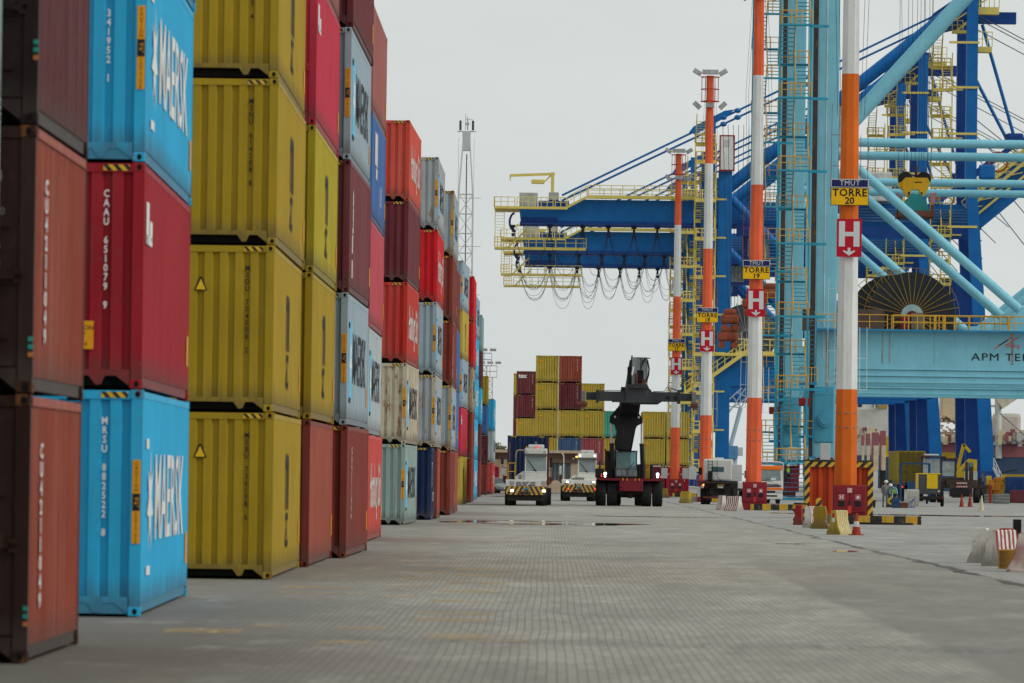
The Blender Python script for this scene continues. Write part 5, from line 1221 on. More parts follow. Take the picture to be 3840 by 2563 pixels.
def bluecrane(Y):
    t=thing('quay_crane','','quay crane',(0,Y,0),0,'royal blue quay cranes with landside girders')
    G0,G1=22.4,58.4; gap=18
    for y in (0,gap):
        b=MB(); b.bev(G0,G0+1.85,y,y+1.8,8 if y else 3,43.3,.05); b.build('leg',CBLU,t)
        b=MB(); b.prism([(G1+.0,3),(G1+1.9,3),(G1-1.1,43),(G1-1.1,67.0),(G1-2.6,67.0),(G1-2.6,43)],y,y+1.6,0 if y==0 else 1); b.prism([(G1-1.9,3),(G1-.1,3),(G1-.2,14),(G1-2.3,30),(G1-4.2,30),(G1-2.1,14)],y+3,y+4.4,1) ; b.build('mast_leg',[CBLU,CBLD],t)
        b=MB(); b.box(G0+1.8,G1,y,y+1.5,14.2,18.6); b.box(G0+6,G0+6.2,y-.05,y,14.2,18.6); b.build('portal_beam',CBLU,t)
        for s,xe in ((1,G0+1),):
            b=MB(); b.tube((xe,y+.8,40.4),((G0+G1)/2-s*.5,y+.8,24),.55,n=14); b.build('brace_tube',CBLU,t)
        b=MB(); b.tube((G0+1.2,y+.8,41.2),(G1-3.5,y+.8,66.6),.72,n=16); b.build('apex_brace',CBLU,t)
        for g in (G0,G1):
            w=MB(); w.bev(g+.2,g+1.7,y-3,y+4,1.6,3.2,.1); w.bev(g+.3,g+1.6,y-4,y-.8,.3,1.8,.1); w.bev(g+.3,g+1.6,y+2,y+5,.3,1.8,.1); w.build('bogie',CBLD,t)
    # landside girder
    b=MB(); 
    for y in (5,11.5):
        b.prism([(-4.4,36.5),(-4.6,38.1),(.6,38.1),(4.0,39.4),(G1-1,39.4),(G1-1,36.2),(-4.4,36.5)][:6],y,y+1.3); 
        b.box(-4.5,G1,y-.35,y+1.6,36.0,36.25,1); b.box(-4.4,.6,y-.05,y+1.35,36.3,36.9,1)
    gd=b.build('girder',[CBLU,CBLD],t)
    b=MB(); b.box(-7.9,-4.6,4,13,37.9,38.15); b.box(-8.0,2.0,3.4,4.6,37.95,38.3); b.bar((2.0,4,38.3),(4.6,4,39.7),.3,.8); b.box(4.6,22.5,3.6,4.8,39.5,39.95); b.build('walkway',PYEL,gd)
    b=MB(); r=.055
    for xa,xb in ((-8,-5.2),(-4.9,-2.6),(-2.4,0),(.3,1.8)): b.rail((xa,3.5,38.2),(xb,3.5,38.2),1.35,.9,r)
    b.rail((-8,3.5,38.2),(-8,13,38.2),1.35,1.8,r); b.rail((2.0,3.5,38.4),(4.6,3.5,39.9),1.3,.9,r)
    for xa,xb in ((4.8,12.6),(12.9,17.6),(18.0,22.6)): b.rail((xa,3.7,39.9),(xb,3.7,39.9),1.4,1.7,r)
    b.rail((4.8,13,39.9),(22.5,13,39.9),1.4,2.2,r)
    b.build('walkway_railing',PYEL,gd)
    # hanging service platform at the girder nose
    b=MB(); b.box(-7.9,4.6 ,6,8,32.5,32.85); b.box(-7.9,-6.9,4,6,32.5,32.8)
    for x in (-7.85,-6.6): b.bar((x,4.2,32.6),(x,4.2,38),.09,.09)
    for i in range(13): b.bar((-7.85,4.2,33+i*.4),(-6.6,4.2,33+i*.4),.05,.05)
    b.bar((-6.0,6,32.8),(-3.6,6,35.2),.25,.25)
    for x in (-3.6,0.5,4.3): b.bar((x,7,32.8),(x,7,36.2),.07,.07)
    b.build('service_platform',PYEL,gd)
    b=MB(); b.rail((-6.3,6,32.8),(-1.2,6,32.8),1.3,1.1,r); b.rail((-1,6,32.8),(4.6,6,32.8),1.3,1.5,r); b.rail((-7.9,4,32.8),(-6.6,4,32.8),1.3,.4,r); b.build('platform_railing',PYEL,gd)
    b=MB(); b.bar((-.1,8,38.3),(-.1,8,43.2),.45,.4); b.bar((.2,8,43.0),(-5.9,8,42.7),.35,.4); b.bev(-3.0,-1.2,7.6,8.4,41.6,42.2,.1); b.bar((-1.2,8,41.9),(-.3,8,42.8),.2,.2); b.bar((-5.9,8,42.0),(-5.9,8,42.9),.15,.15); b.build('service_jib',PYEL,gd)
    b=MB(); b.bev(-4.6,-2.1,6,9,38.4,40.3,.1); b.bev(-.6,.8,6,9,39.3,40.4,.1); b.bev(-2.0,2.2,5.5,8,38.2,39.2,.1,1); b.build('winch_house',[mat('hazy pale grey box',(.40,.42,.40),.6),CBLD],gd)
    b=MB(); pts=[(-5+.9*math.cos(a),7,36.3+1.3*math.sin(a)) for a in [1.9+.35*i for i in range(9)]]; b.path(pts,.16,6); b.build('bumper_hose',CBLD,gd)
    # festoon loops
    xs=[-2.0,5.5,13.3,18.7,24.0,29.0]
    xs=[-5.4,-.4,4.1,7.6,11.1,14.3,17.3,20.2]
    for i,(xa,xb) in enumerate(zip(xs,xs[1:])):
        b=MB(); random.seed(i+int(Y))
        for k in range(4):
            sag=random.uniform(2.6,5.0)+(1.6 if i<3 else .6); o=random.uniform(-.12,.12); pts=[]
            for q in range(13):
                f=q/12; x=xa+(xb-xa)*f; c=(2*f-1); z=35.6-sag*(1-abs(c)**2.6); pts.append((x+o,6+k*.15,z))
            b.path(pts,.034,4)
        b.build('festoon_loop',CABLE,gd)
    for x in xs:
        b=MB(); b.bev(x-.35,x+.35,5.6,7,35.55,35.85,.05); b.bev(x-.15,x+.15,5.6,7,34.9,35.55,.05); b.tube((x,5.9,34.5),(x,6.1,34.5),.25,n=10); b.build('festoon_trolley',CABLE,gd)
    # back stays
    ax=G1-2.5; az=67.2
    for dy in (4.5,):
        for dz in (0,-1.2):
            b=MB(); p0=Vector((1.2,dy,39.9+dz*.6)); p1=Vector((ax,dy,az+dz)); b.tube(p0,p1,.15,n=6)
            for f in (.40,.435): q=p0.lerp(p1,f); b.ball(tuple(q),.36,(1.3,1,1))
            b.build('back_stay',CBLU,t)
    b=MB()
    f=(21.5-1.2)/(ax-1.2); zc=39.9+f*(az-39.9)
    b.prism([(19.3,zc-1.6),(23.5,zc+.9),(24.6,zc+1.9),(23.2,zc+1.7),(19.0,zc-.5),(18.4,zc-1.3)],4.3,4.7); b.bar((21.6,4.5,39.4),(21.6,4.5,zc+1.0),.9,.5); b.build('stay_post',CBLU,t)
    b=MB(); b.bev(G0+.1,G0+2.0,-1,.5,43.3,48.0,.1); b.box(G0+.0,G0+2.1,-1.1,-.98,43.2,48.1,1); b.bev(G0+.2,G0+1.9,-1.14,-1.1,43.4,47.9,.02); b.box(G0+.7,G0+1.4,-1.2,-1.13,46.6,47.4,2); b.build('lift_cabin',[WTP,REDP,GRYB],t)
    # mast top
    b=MB(); b.prism([(G1-8.2,62.6),(G1-6.9,65.4),(G1-3.2,68.0),(G1-.4,67.6),(G1-.4,65.4),(G1-2.6,64.0)],4,13); b.box(G1-2,G1+4.6,7,8.2,64.3,65.9); b.build('mast_head',CBLD,t)
    b=MB(); b.box(G1-4.4,G1-1,2.5,4,62.6,63.0); b.box(G1-1,G1+1.9,2.5,4,65.2,66.2); b.bar((G1-4.0,3,62.8),(G1-1.6,3,64.8),.3,.8); b.bar((G1-4,3,64.4),(G1+.4,3,67.4),.2,.2); b.bev(G1-1.0,G1+1.0,2.5,4,60.0,60.8,.1); b.build('mast_platform',PYEL,t)
    b=MB(); b.rail((G1-5.2,2.5,63),(G1-3,2.5,63),1.3,.7,.05); b.rail((G1-.8,2.5,66.2),(G1+1.9,2.5,66.2),2.2,.7,.06); b.rail((G1-1,2.5,60.8),(G1+1,2.5,60.8),2.0,.7,.06); b.build('mast_railing',PYEL,t)
    zigzag(t,G1-6.9,G1-4.4,1.5,22,60,6.6,[PYEL,PYEL,PYEL],r=.075,th=.42)
    for i in range(7): pass
    b=MB()
    for z in (36,42.3,48.6,54.9,61): b.box(G1-5,G1-.9,-.1,.15,z,z+.3)
    b.build('mast_tie',PYEL,t)
    zigzag(t,19.3,21.9,-3,3,47,5.2,[PYEL,PYEL,PYEL],r=.08,th=.5)
    b=MB(); b.bar((20.6,2,3),(20.6,2,46),1.0,1.2); b.build('stair_core',CBLU,t)
    # raised waterside boom and its hangers
    H0=Vector((G1-1,6,37.6)); dr=Vector((math.cos(R(40)),0,math.sin(R(40)))); 
    b=MB(); b.bar(H0,H0+dr*60,3.4,1.4); b.bar(H0+Vector((0,7,0)),H0+Vector((0,7,0))+dr*60,3.4,1.4)
    bm_=b.build('boom',CBLU,t); up=Vector((-dr.z,0,dr.x))
    b=MB(); 
    for y in (4.6,):
        a=H0+Vector((0,y-6,0))+up*1.5; b.bar(a,a+dr*60,.4,1.0); b.tube(a+up*1.3,a+up*1.3+dr*60,.07,n=5); b.tube(a+up*.7,a+up*.7+dr*60,.05,n=5)
        for k in range(34): q=a+dr*(k*1.8); b.tube(q,q+up*1.3,.05,n=4); b.bar(q+Vector((0,-.4,0)),q+dr*1.8-up*.9+Vector((0,-.4,0)),.12,.12)
        c=a-up*1.4; b.bar(c,c+dr*60,.3,.6)
    b.build('boom_walkway',PYEL,bm_)
    for dx,zt in ((-.2,64),(-1.8,58)):
        b=MB(); b.tube((G1+dx,5,zt),(G1+dx+4.6-(dx+.2)*.3,5,48.5),.24,n=6); b.build('boom_hanger',CBLU,t)
    b=MB(); b.bev(G1+3.2,G1+5.6,4,8,47.2,49.2,.4); b.bar((G1+5,5,47.6),(G1+13,5,54),.8,.5); b.build('hanger_node',CBLD,t)
    b=MB(); 
    for z0,z1,x1 in ((66,58,90),(65.5,56,90),(64,60,90),(52,41,G1+12),(50,38.5,G1+10),(47.5,36,G1+8),(44,34,G1+6)): b.tube((G1-2,6,z0),(x1,6,z1 if x1<90 else z0-(90-G1)*.55),.09,n=4)
    b.build('wire_rope',mat('wire rope grey',(.12,.14,.17),.6,dirt=0),t)
    b=MB(); 
    for q in range(16):
        a=2*math.pi*q/16; c=2*math.pi*(q+1)/16; b.tube((G1+1.8+1.3*math.cos(a),0,45+1.3*math.sin(a)),(G1+1.8+1.3*math.cos(c),0,45+1.3*math.sin(c)),.16,n=5)
        b.tube((G1+1.8,0,45),(G1+1.8+1.3*math.cos(a),0,45+1.3*math.sin(a)),.05,n=4) if q%4==0 else None
    b.bev(G1-.8,G1+1.4,-.4,.6,42.6,44.6,.3,1); b.build('hose_reel',[mat('orange reel rim',srgb('9a5426'),.6),CBLU],t)
    # operator cab and machinery
    b=MB(); b.box(26,30.5,5,9,31.5,35.8); b.bev(25.8,30.7,4.8,5,34.8,35.9,.03); cb=b.build('operator_cab',CBLD,t)
    b=MB(); b.box(26.6,29.6,4.9,5.0,31.9,34.4); b.build('cab_window',glassy('crane cab glass',(.25,.27,.25),.1),cb)
    b=MB(); b.bev(38,46,2,12,39.6,43.5,.2); b.build('machinery_house',[mat('machinery house grey white',(.58,.60,.58),.6)],t)
    b=MB(); 
    for z in (36.9,37.3,37.7,38.1,38.5): b.box(25.5,G1-1,3.75,3.88,z,z+.12)
    b.box(25,G1-1,3.8,3.88,34.6,36.2,1); b.build('girder_rails',[mat('hazy rail grey',(.10,.16,.28),.5),CBLD],t)
    b=MB(); b.box(25,33,-1,0,18.6,18.9); b.bar((20.5,-1,14.5),(27.5,-1,19.6),.5,.5); b.rail((25,-1,18.9),(33,-1,18.9),1.6,1.2,.07); b.rail((20.5,-1,14.7),(27.5,-1,19.8),1.4,1.2,.07); b.bev(22,36,-1.2,0,18.2,18.6,.05); b.build('portal_walkway',PYEL,t)
    cx=W(2760,1240,Y).x+1.5; b=MB(); b.tube((cx,4,21.2),(cx,4.6,21.2),4.2,n=48); rr=b.build('cable_reel',mat('reel grey',(.10,.105,.115),.5),t)
    b=MB()
    for k in range(30): a=2*math.pi*k/30; b.tube((cx+.5*math.cos(a),3.85,21.2+.5*math.sin(a)),(cx+4.5*math.cos(a),3.85,21.2+4.5*math.sin(a)),.07,n=4)
    b.build('reel_spoke',mat('reel spoke grey',(.35,.34,.30),.6),rr)
    return t
bc=bluecrane(770); bc['label']='first royal blue quay crane with highest girder and lift cabin on its leg'
b2=copy_tree(bc); b2.location.y=872; b2['label']='second royal blue quay crane with middle girder between two others'
b3=copy_tree(bc); b3.location.y=926; b3['label']='third royal blue quay crane with the lowest and farthest girder'
# orange grab machinery hanging beyond the blue leg
t=thing('crane_spreader','rusty orange spreader hanging on ropes beyond tower 19','spreader',(W(2790,1190,650).x,650,0),0)
OG=mat('rusty orange steel',srgb('8c4630'),.75,.2,.5,rust=.4)
z0=W(2790,1190,650).z; b=MB()
for dx,dz,s in ((-1.6,-.2,.8),(1.2,1.6,1.1),(3.2,2.8,1.1),(-1.8,-2.2,.9)):
    b.bev(dx-1.3*s,dx+1.3*s,-1,1,z0+dz-.6,z0+dz+.5,.3); b.bev(dx-.9*s,dx+.9*s,-1,1,z0+dz+.4,z0+dz+1.1,.3); 
    for q in (-.8,.8): b.tube((dx+q*s,-1.1,z0+dz-1.0),(dx+q*s,1,z0+dz-1.0),.4,n=10)
b.build('frame',OG,t); b=MB()
for i in range(12): x=-3+i*.6; b.tube((x+.3,0,z0+22),(x*.6,0,z0+1.2),.04,n=4)
b.build('rope',CABLE,t)
# pale lattice crane jib and cabin far away
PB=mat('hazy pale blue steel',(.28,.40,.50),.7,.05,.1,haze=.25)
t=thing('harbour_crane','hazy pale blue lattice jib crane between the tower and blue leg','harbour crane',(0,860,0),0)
def Q(x,y): return W(x,y,860)-Vector((0,860,0))
b=MB(); 
for a,c in (((2733,1550),(2800,1450)),((2733,1540),(2860,1450)),((2733,1500),(2800,1440)),((2740,1680),(2778,1530)),((2778,1530),(2830,1450)),((2735,1525),(2778,1530)),((2750,1490),(2778,1530)),((2760,1470),(2800,1490))): b.tube(Q(*a),Q(*c),.12,n=4)
b.tube(Q(2738,1680),Q(2778,1530),.35,n=5); b.tube(Q(2742,1860),Q(2742,1700),.9,n=8); b.build('jib',PB,t)
b=MB(); p=Q(2725,1720); b.box(p.x,p.x+1.6,-2,2,p.z,p.z+1.9); b.box(p.x+1.6,p.x+2.4,-1,2,p.z+.4,p.z+1.7,1); b.build('cabin',[mat('hazy cabin blue',srgb('2f7fb4'),.6,haze=.1),WH],t)
# ---------------------------------------------------------------- ship at the quay
t=t_ship=thing('cargo_ship','cargo ship with navy and maroon hull and cream deck cranes','ship',(0,1180,0),0)
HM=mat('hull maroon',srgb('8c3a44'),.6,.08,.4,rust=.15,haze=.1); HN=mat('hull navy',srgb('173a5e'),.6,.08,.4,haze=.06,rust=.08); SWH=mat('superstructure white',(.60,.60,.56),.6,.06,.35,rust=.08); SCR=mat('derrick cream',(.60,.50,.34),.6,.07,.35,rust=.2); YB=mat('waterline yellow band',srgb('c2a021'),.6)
U=1180/700
def S(x,y,Y=700): return W(x,y,Y*U)-Vector((0,1180,0))
class SMB(MB):
    pass
b=MB(); a=S(3180,1790); c=S(5400,1715); 
zt=S(3600,1713).z; zm=S(3600,1660).z; zz=S(3600,1640).z
b.box(a.x+1.5,c.x,0,40,-2.5,zt); hl=b.build('hull',HN,t)
b=MB(); b.box(S(3380,1700).x,c.x,-.1,40,zt,zm); b.box(S(3380,1700).x,S(3640,1).x,.4,1,zm,zz); b.box(S(3740,1).x,c.x,.4,1,zm,zz+.4); b.build('bulwark',HM,hl)
b=MB(); b.box(S(3320,1700).x,S(3640,1).x,-.2,0,zt-.3,zt+.8); b.box(S(3325,1).x,S(3375,1).x,.2,1,zt,S(3330,1637).z); b.build('yellow_band',YB,hl)
b=MB(); b.box(S(3380,1).x,c.x,-.25,-.1,zm-.05,zm+.12); b.build('rubbing_strake',SWH,hl)
# bridge block
b=MB(); zs=[1700,1535,1480,1440,1400]
xl,xr_=S(3130,1600).x,S(3366,1600).x; b.box(xl,xr_,2,14,S(3200,1760).z,S(3200,1535).z); b.box(xl,xr_-.8,4,14,S(3200,1535).z,S(3200,1440).z); b.box(xl,xr_-2,5,14,S(3200,1440).z,S(3200,1395).z)
b.bev(S(3284,1).x,S(3350,1).x,.5,2.2,S(3300,1512).z,S(3300,1506).z,.05); b.bar(S(3280,1530),S(3280,1508),.4,.4); b.bar(S(3280,1508),S(3340,1508),.4,.4); b.bar(S(3340,1508),S(3352,1530),.4,.4)
ss=b.build('superstructure',SWH,t)
for px,py in ((3302,1468),(3347,1594),(3284,1520),(3228,1519),(3226,1465),(3205,1577)):
    p=S(px,py); b=MB(); b.bev(p.x-.35,p.x+.42,1.8 if py>1535 else 3.8,2.02 if py>1535 else 4.1,p.z-.37,p.z+.37,.05); b.build('window',CHA,ss)
b=MB(); p=S(3295,1527); b.box(p.x,p.x+2,3.7,4,p.z-.3,p.z+.5); b.build('locker',mat('olive locker',(.35,.27,.08),.7),ss)
b=MB(); b.rail((xl,3.6,S(3200,1490).z),(xr_-8,3.6,S(3200,1490).z),1.6,1.0,.05); b.rail((xl,4.5,S(3200,1440).z),(xr_-2.6,4.5,S(3200,1440).z),1.6,1.2,.05); b.prism([(xl+2,S(3200,1472).z),(xl+8,S(3200,1472).z),(xl+7,S(3200,1455).z),(xl+2.2,S(3200,1455).z)],3,3.8); b.build('bridge_railing',mat('grey rail and screen',(.30,.34,.36),.6),ss)
# deck derricks
def derrick(x0,x1,top,low,Y=704,side=1):
    b=MB(); A=S(x0,top,Y); B=S(x1,low,Y); b.bev(A.x,B.x,(Y-700)*U,(Y-696)*U,B.z,A.z,.3); o=b.build('derrick_house',SCR,t)
    for px,py in ((x0+.25*(x1-x0),1475),(x0+.62*(x1-x0),1462)):
        p=S(px,py,Y); q=MB(); q.bev(p.x-.48,p.x+.48,(Y-700)*U-.1,(Y-700)*U,p.z-.48,p.z+.48,.06); q.build('hatch',mat('hatch tan',(.38,.31,.2),.7),o)
    q=MB(); random.seed(x0)
    zl=B.z
    for i in range(70): xx=A.x-1.7+(i%35)*(B.x-A.x+2.7)/34; z_=random.uniform(-1.9,1.5); q.bev(xx-.22,xx+.25,(Y-700)*U-1-random.random(),(Y-700)*U,zl+z_-.2,zl+z_+.2,.03)
    q.bev(A.x-2,B.x+1,(Y-700)*U-1.2,(Y-698)*U,zl-2.6,zl-2.0,.05); q.bev(A.x+1,A.x+3,(Y-700)*U,(Y-698)*U,zl-6,zl-2,.1); q.build('winch_deck',SCR,o)
    return o
derrick(3532,3628,1380,1585); 
b=MB(); b.bev(S(3518,1).x,S(3531,1).x,3,4,S(3520,1640).z,S(3520,1390).z,.1); b.box(S(3518,1).x,S(3532,1).x,2.9,3,S(3520,1540).z,S(3520,1524).z,1); b.build('white_mast_house',[SWH,CHA],t)
b=MB(); b.tube(S(3625,1665),S(3628,1560),.7,n=8); b.build('derrick_post',SCR,t)
for a,c,r in (((3742,1510),(3860,1430),2.5),((3742,1460),(3860,1395),1.2)):
    b=MB(); b.bar(S(*a),S(*c),r*1.3,r); b.build('derrick_jib',mat('pale cream jib',(.62,.56,.42),.6),t)
b=MB(); b.tube(S(3745,1720),S(3742,1440),.7,n=10); b.bev(S(3725,1).x,S(3765,1).x,-.5,.5,S(3740,1528).z,S(3740,1520).z,.05); b.bev(S(3733,1).x,S(3770,1).x,-.5,.5,S(3740,1672).z,S(3740,1658).z,.05)
b.tube(S(3742,1440),S(3735,1350),.15,n=6); b.bar(S(3742,1500),S(3762,1470),.2,.2); b.bar(S(3742,1500),S(3728,1470),.2,.2)
for z in range(9): b.bar(S(3730,1690+z*.1-12*z),S(3758,1690-12*z),.12,.12)
b.build('white_mast',SWH,t)
b=MB(); A=S(3745,1); n=20
b.bev(S(3760,1).x,S(3860,1).x,8,16,S(3800,1645).z,S(3800,1548).z,.8); b.build('pale_tank',mat('pale cream tank',(.58,.56,.50),.6,.05,.2),t)
b=MB(); b.tube(S(3748,1550,698),S(3850,1640,698),.1,n=4); b.tube(S(3758,1430),S(3860,1480),.05,n=4); b.tube(S(3750,1775,697),S(3815,1760,697),.16,n=5); b.build('rigging',CABLE,t)
for i,(px,pt,w) in enumerate(((3234,1632,12),(3254,1626,16),(3281,1622,26),(3310,1616,22),(3345,1619,23))):
    t3=thing('stanchion',['first narrow maroon and cream cargo stanchion next to tower 20','second maroon and cream cargo stanchion from tower 20','wide middle maroon and cream cargo stanchion','fourth maroon cargo stanchion, the tallest of the row','last maroon cargo stanchion beside the blue crane leg'][i],'stanchion',(W(px,1760,1140).x,1140,0),0,'maroon cargo stanchions on the ship side')
    k=F/1140; zb=W(px,1765,1140).z; zt_=W(px,pt,1140).z; zmid=W(px,1672,1140).z; ww=w/k/2
    b=MB(); b.bev(-ww,ww,0,.5,zb if w>18 else zmid,zt_,.08); b.build('upper_post',HM,t3)
    b=MB(); b.bev(-ww*.5,ww,-.08,0,zb,zmid,.05) ; b.build('worn_guard',mat('worn cream guard',(.6,.5,.36),.7,.1,.3,rust=.35),t3)
    b=MB(); b.box(-ww*.9,ww*.9,0,.6,-2,zb+.2); b.build('post_foot',SWH if i<3 else CHA,t3)

b=MB(); random.seed(21)
for i in range(60):
    px=random.choice([random.uniform(3180,3300),random.uniform(3520,3640),random.uniform(3735,3840)]); py=random.uniform(1600,1640) if px<3500 else random.uniform(1618,1650); p=S(px,py,699)
    h=random.uniform(.3,1.6); y_=random.uniform(-3,-1); b.bev(p.x-random.uniform(.2,.8),p.x+random.uniform(.2,.8),y_,y_+.9,p.z-h,p.z+h*.4,.05,random.choice((0,0,1,2)))
b.build('deck_gear',[SCR,HM,GRYB],t_ship)
# ---------------------------------------------------------------- barriers, cones, small things, people
def barrier(label,px,py,yaw,L,mats,H=.82,wb=.30,wt=.09,chunk=False,group='concrete jersey barriers'):
    p=G(px,py); t=thing('jersey_barrier',label,'barrier',(p.x,p.y,0),yaw,group)
    prof=[(-wb,0),(-wb,.08),(-wb*.62,.30),(-wt*1.25,H*.62),(-wt,H-.03),(-wt*.8,H),(wt*.8,H),(wt,H-.03),(wt*1.25,H*.62),(wb*.62,.30),(wb,.08),(wb,0)]
    b=MB(); n=len(prof); segs=10; random.seed(int(px)); vs=[]
    for i in range(segs+1):
        y=L*i/segs
        for a,z in prof:
            j=random.uniform(-.008,.008) if z>0 else 0
            vs.append((a+j+(random.uniform(-.02,.0)*(a>0) if z<.1 and z>0 else 0),y,z+j*.6))
    fs=[]
    for i in range(segs):
        for j in range(n-1): fs.append((i*n+j,i*n+j+1,(i+1)*n+j+1,(i+1)*n+j))
    b.add(vs,fs,1 if len(mats)>1 else 0); b.add(vs[:n],[tuple(range(n))],0); b.add(vs[-n:],[tuple(range(n))],0)
    b.build('body',mats,t)
    return t
JY=mat('barrier yellow worn',srgb('b39a35'),.8,.12,.4,dirt=.7,edge=.7); JO=mat('barrier olive yellow',srgb('8f7424'),.8,.12,.4,dirt=.6,edge=.7); JW=mat('barrier white worn',(.70,.69,.64),.8,.10,.45,dirt=.6,edge=1.0); JR=mat('barrier red worn',srgb('8e2020'),.8,.1,.4,dirt=.6,edge=.8)
SYW=stripes('barrier yellow white ribs',srgb('b39a35'),(.55,.52,.4),.16,(0,1,0),.6,0,.4,.8); SRW=stripes('barrier red white ribs',srgb('8c2c2c'),(.66,.64,.60),.17,(0,1,0),.5,0,.4,.8); SYB=stripes('barrier black yellow diagonal',srgb('14120f'),srgb('b88d20'),.36,(0,1,1),.5,0,.3,.8); SBY=stripes('barrier black lines on ochre',srgb('b07f1c'),srgb('1a1712'),.2,(0,1,0),.62,0,.3,.8)
r5=R(-62)
t=barrier('worn yellow barrier with white ribs and small reflector beside the cone',3125,2006,R(-26),1.0,[JY,SYW],wb=.25,wt=.09)
b=MB(); b.box(-.04,.04,-.012,-.002,.42,.72); b.box(-.04,.04,-.016,-.012,.57,.72,1); b.build('reflector',[SW,HRED],t)
barrier('plain olive yellow barrier between striped ones near tower 20',3072,1984,R(-6),1.0,[JO],wb=.34,wt=.2,H=.84)
barrier('white barrier with red ribs leaning on the olive one',3027,1980,R(-22),.8,[JW,SRW],wb=.2)
barrier('plain dark red barrier left of the olive barrier',2992,1970,R(-8),.7,[JR],wb=.2,wt=.11,H=.8)
barrier('black and yellow diagonal striped barrier behind the red one',3000,1955,R(-2),.3,[SYB],wb=.3,wt=.29,H=.8)
barrier('white barrier with red side near tower 19',2715,1914,R(14),.9,[JW,SRW],wb=.24)
barrier('white worn barrier right of the other by tower 19',2775,1918,R(36),1.1,[JW,SRW],wb=.27)
barrier('bright yellow barrier near the white truck',2588,1888,R(34),1.0,[JY],wb=.26)
barrier('dull yellow barrier at the foot of tower 17',2501,1868,R(30),1.2,[JO])
# right edge group
def block(label,px,py,yaw,dims,m,z=0,cat='barrier'):
    p=G(px,py); b=MB(); b.bev(0,dims[0],0,dims[1],z,z+dims[2],.025); 
    t=thing('concrete_block',label,cat,(p.x,p.y,0),yaw,'concrete jersey barriers'); b.build('body',m,t); return t
barrier('white peeling barrier at the right edge, front left of the group',3674,2112,R(-8),.9,[JW],H=.80,wb=.30,wt=.15)
barrier('white barrier with red ribs at the right edge',3716,2124,R(-36),.9,[JW,SRW],H=.80,wb=.26,wt=.11)
barrier('dark red barrier with white foot at the right edge',3766,2114,R(-10),.8,[JR],H=.80,wb=.26,wt=.13)
block('ochre concrete block with black lines in front of the barriers',3744,2134,R(-4),(.44,.5,.42),SBY)
barrier('dark red and white barrier cut by the right frame edge',3842,2146,R(-4),1.2,[SRW,JR],H=.80,wb=.36,wt=.14)
p=G(3813,2085); t=thing('bollard','plain black square bollard behind the right edge barriers','bollard',(p.x,p.y,0),0); b=MB(); b.bev(-.10,.10,-.1,.1,0,.92,.015); b.bev(-.13,.13,-.13,.13,0,.06,.01); b.build('post',mat('bollard black',(.012,.012,.012),.8,.1,.1,dirt=.1),t)
# cones
def cone(label,px,py,h,c1,c2):
    p=G(px,py); t=thing('traffic_cone',label,'traffic cone',(p.x,p.y,0),random.uniform(0,1),'traffic cones')
    b=MB(); n=16
    zs=[(0.03,.16),(h*.38,.115),(h*.38,.115),(h*.62,.08),(h*.62,.08),(h*.8,.055),(h,.03)]
    for i,((z0,r0),(z1,r1)) in enumerate(zip(zs,zs[1:])):
        if z1>z0: b.tube((0,0,z0),(0,0,z1),r0,r1,n=n,m=(1 if i==2 else 0),cap=(i==5))
    b.build('cone_body',[c1,c2],t); b=MB(); b.bev(-.19,.19,-.19,.19,0,.035,.01); b.build('base',c1,t)
CO=mat('cone dirty orange red',srgb('94301e'),.7,.15,.4,dirt=.6); CW=mat('cone dirty white',(.5,.48,.45),.7,.15,.4,dirt=.6); CP=mat('cone faded cream',(.55,.50,.38),.7,.1,.3)
cone('dirty orange traffic cone in front of the tower 20 kerb',3211,2008,.75,CO,CW)
cone('left red cone of the pair right of the compressor',3606,1902,.9,CO,CO)
cone('right red cone of the pair by the wheel tractor',3637,1902,.9,CO,CO)
cone('faded cream cone standing alone on the wet apron',3681,1917,.95,CP,CP)
# orange steel windbreak with hazard striped frame round the crane cable pit
p=W(3144,1938,268); k=F/268; t=thing('steel_screen','orange corrugated steel screen with black and yellow striped frame','screen',(p.x,268,0),0)
OS=mat('screen orange red',srgb('b8431c'),.5,.1,.35,rust=.1)
b=corr(-1.42,1.42,.46,.14,.05,2.5,'x',0,-1); b.build('corrugated_panel',OS,t)
HS=stripes('screen frame stripes',srgb('15130f'),srgb('d2a01c'),.42,(1,0,-.9),.5,0,.2)
b=MB(); b.bev(-1.62,-1.38,-.1,.1,0,2.72,.02); b.bev(1.36,1.62,-.1,.1,0,2.72,.02); b.box(-1.38,1.36,-.08,.08,2.42,2.66); b.bev(-1.12,-.85,-1.0,-.8,.0,.95,.02); b.build('striped_frame',HS,t)
b=MB(); b.bev(-1.6,1.6,-.1,1.8,2.66,2.76,.02); b.box(-1.5,-1.45,.1,1.8,0,2.6); b.box(1.45,1.5,.1,1.8,0,2.6); b.build('top_sheet',mat('tarpaulin dark green',(.03,.05,.04),.8),t)
# flat black hose along kerb of tower 20
p=G(3300,1962); t=thing('drain_hose','flat black hose lying along the kerb of tower 20','hose',(p.x,p.y-9,0),0); b=MB(); b.bev(-1.4,.85,-.1,.1,.0,.09,.03); b.build('hose',CHA,t)
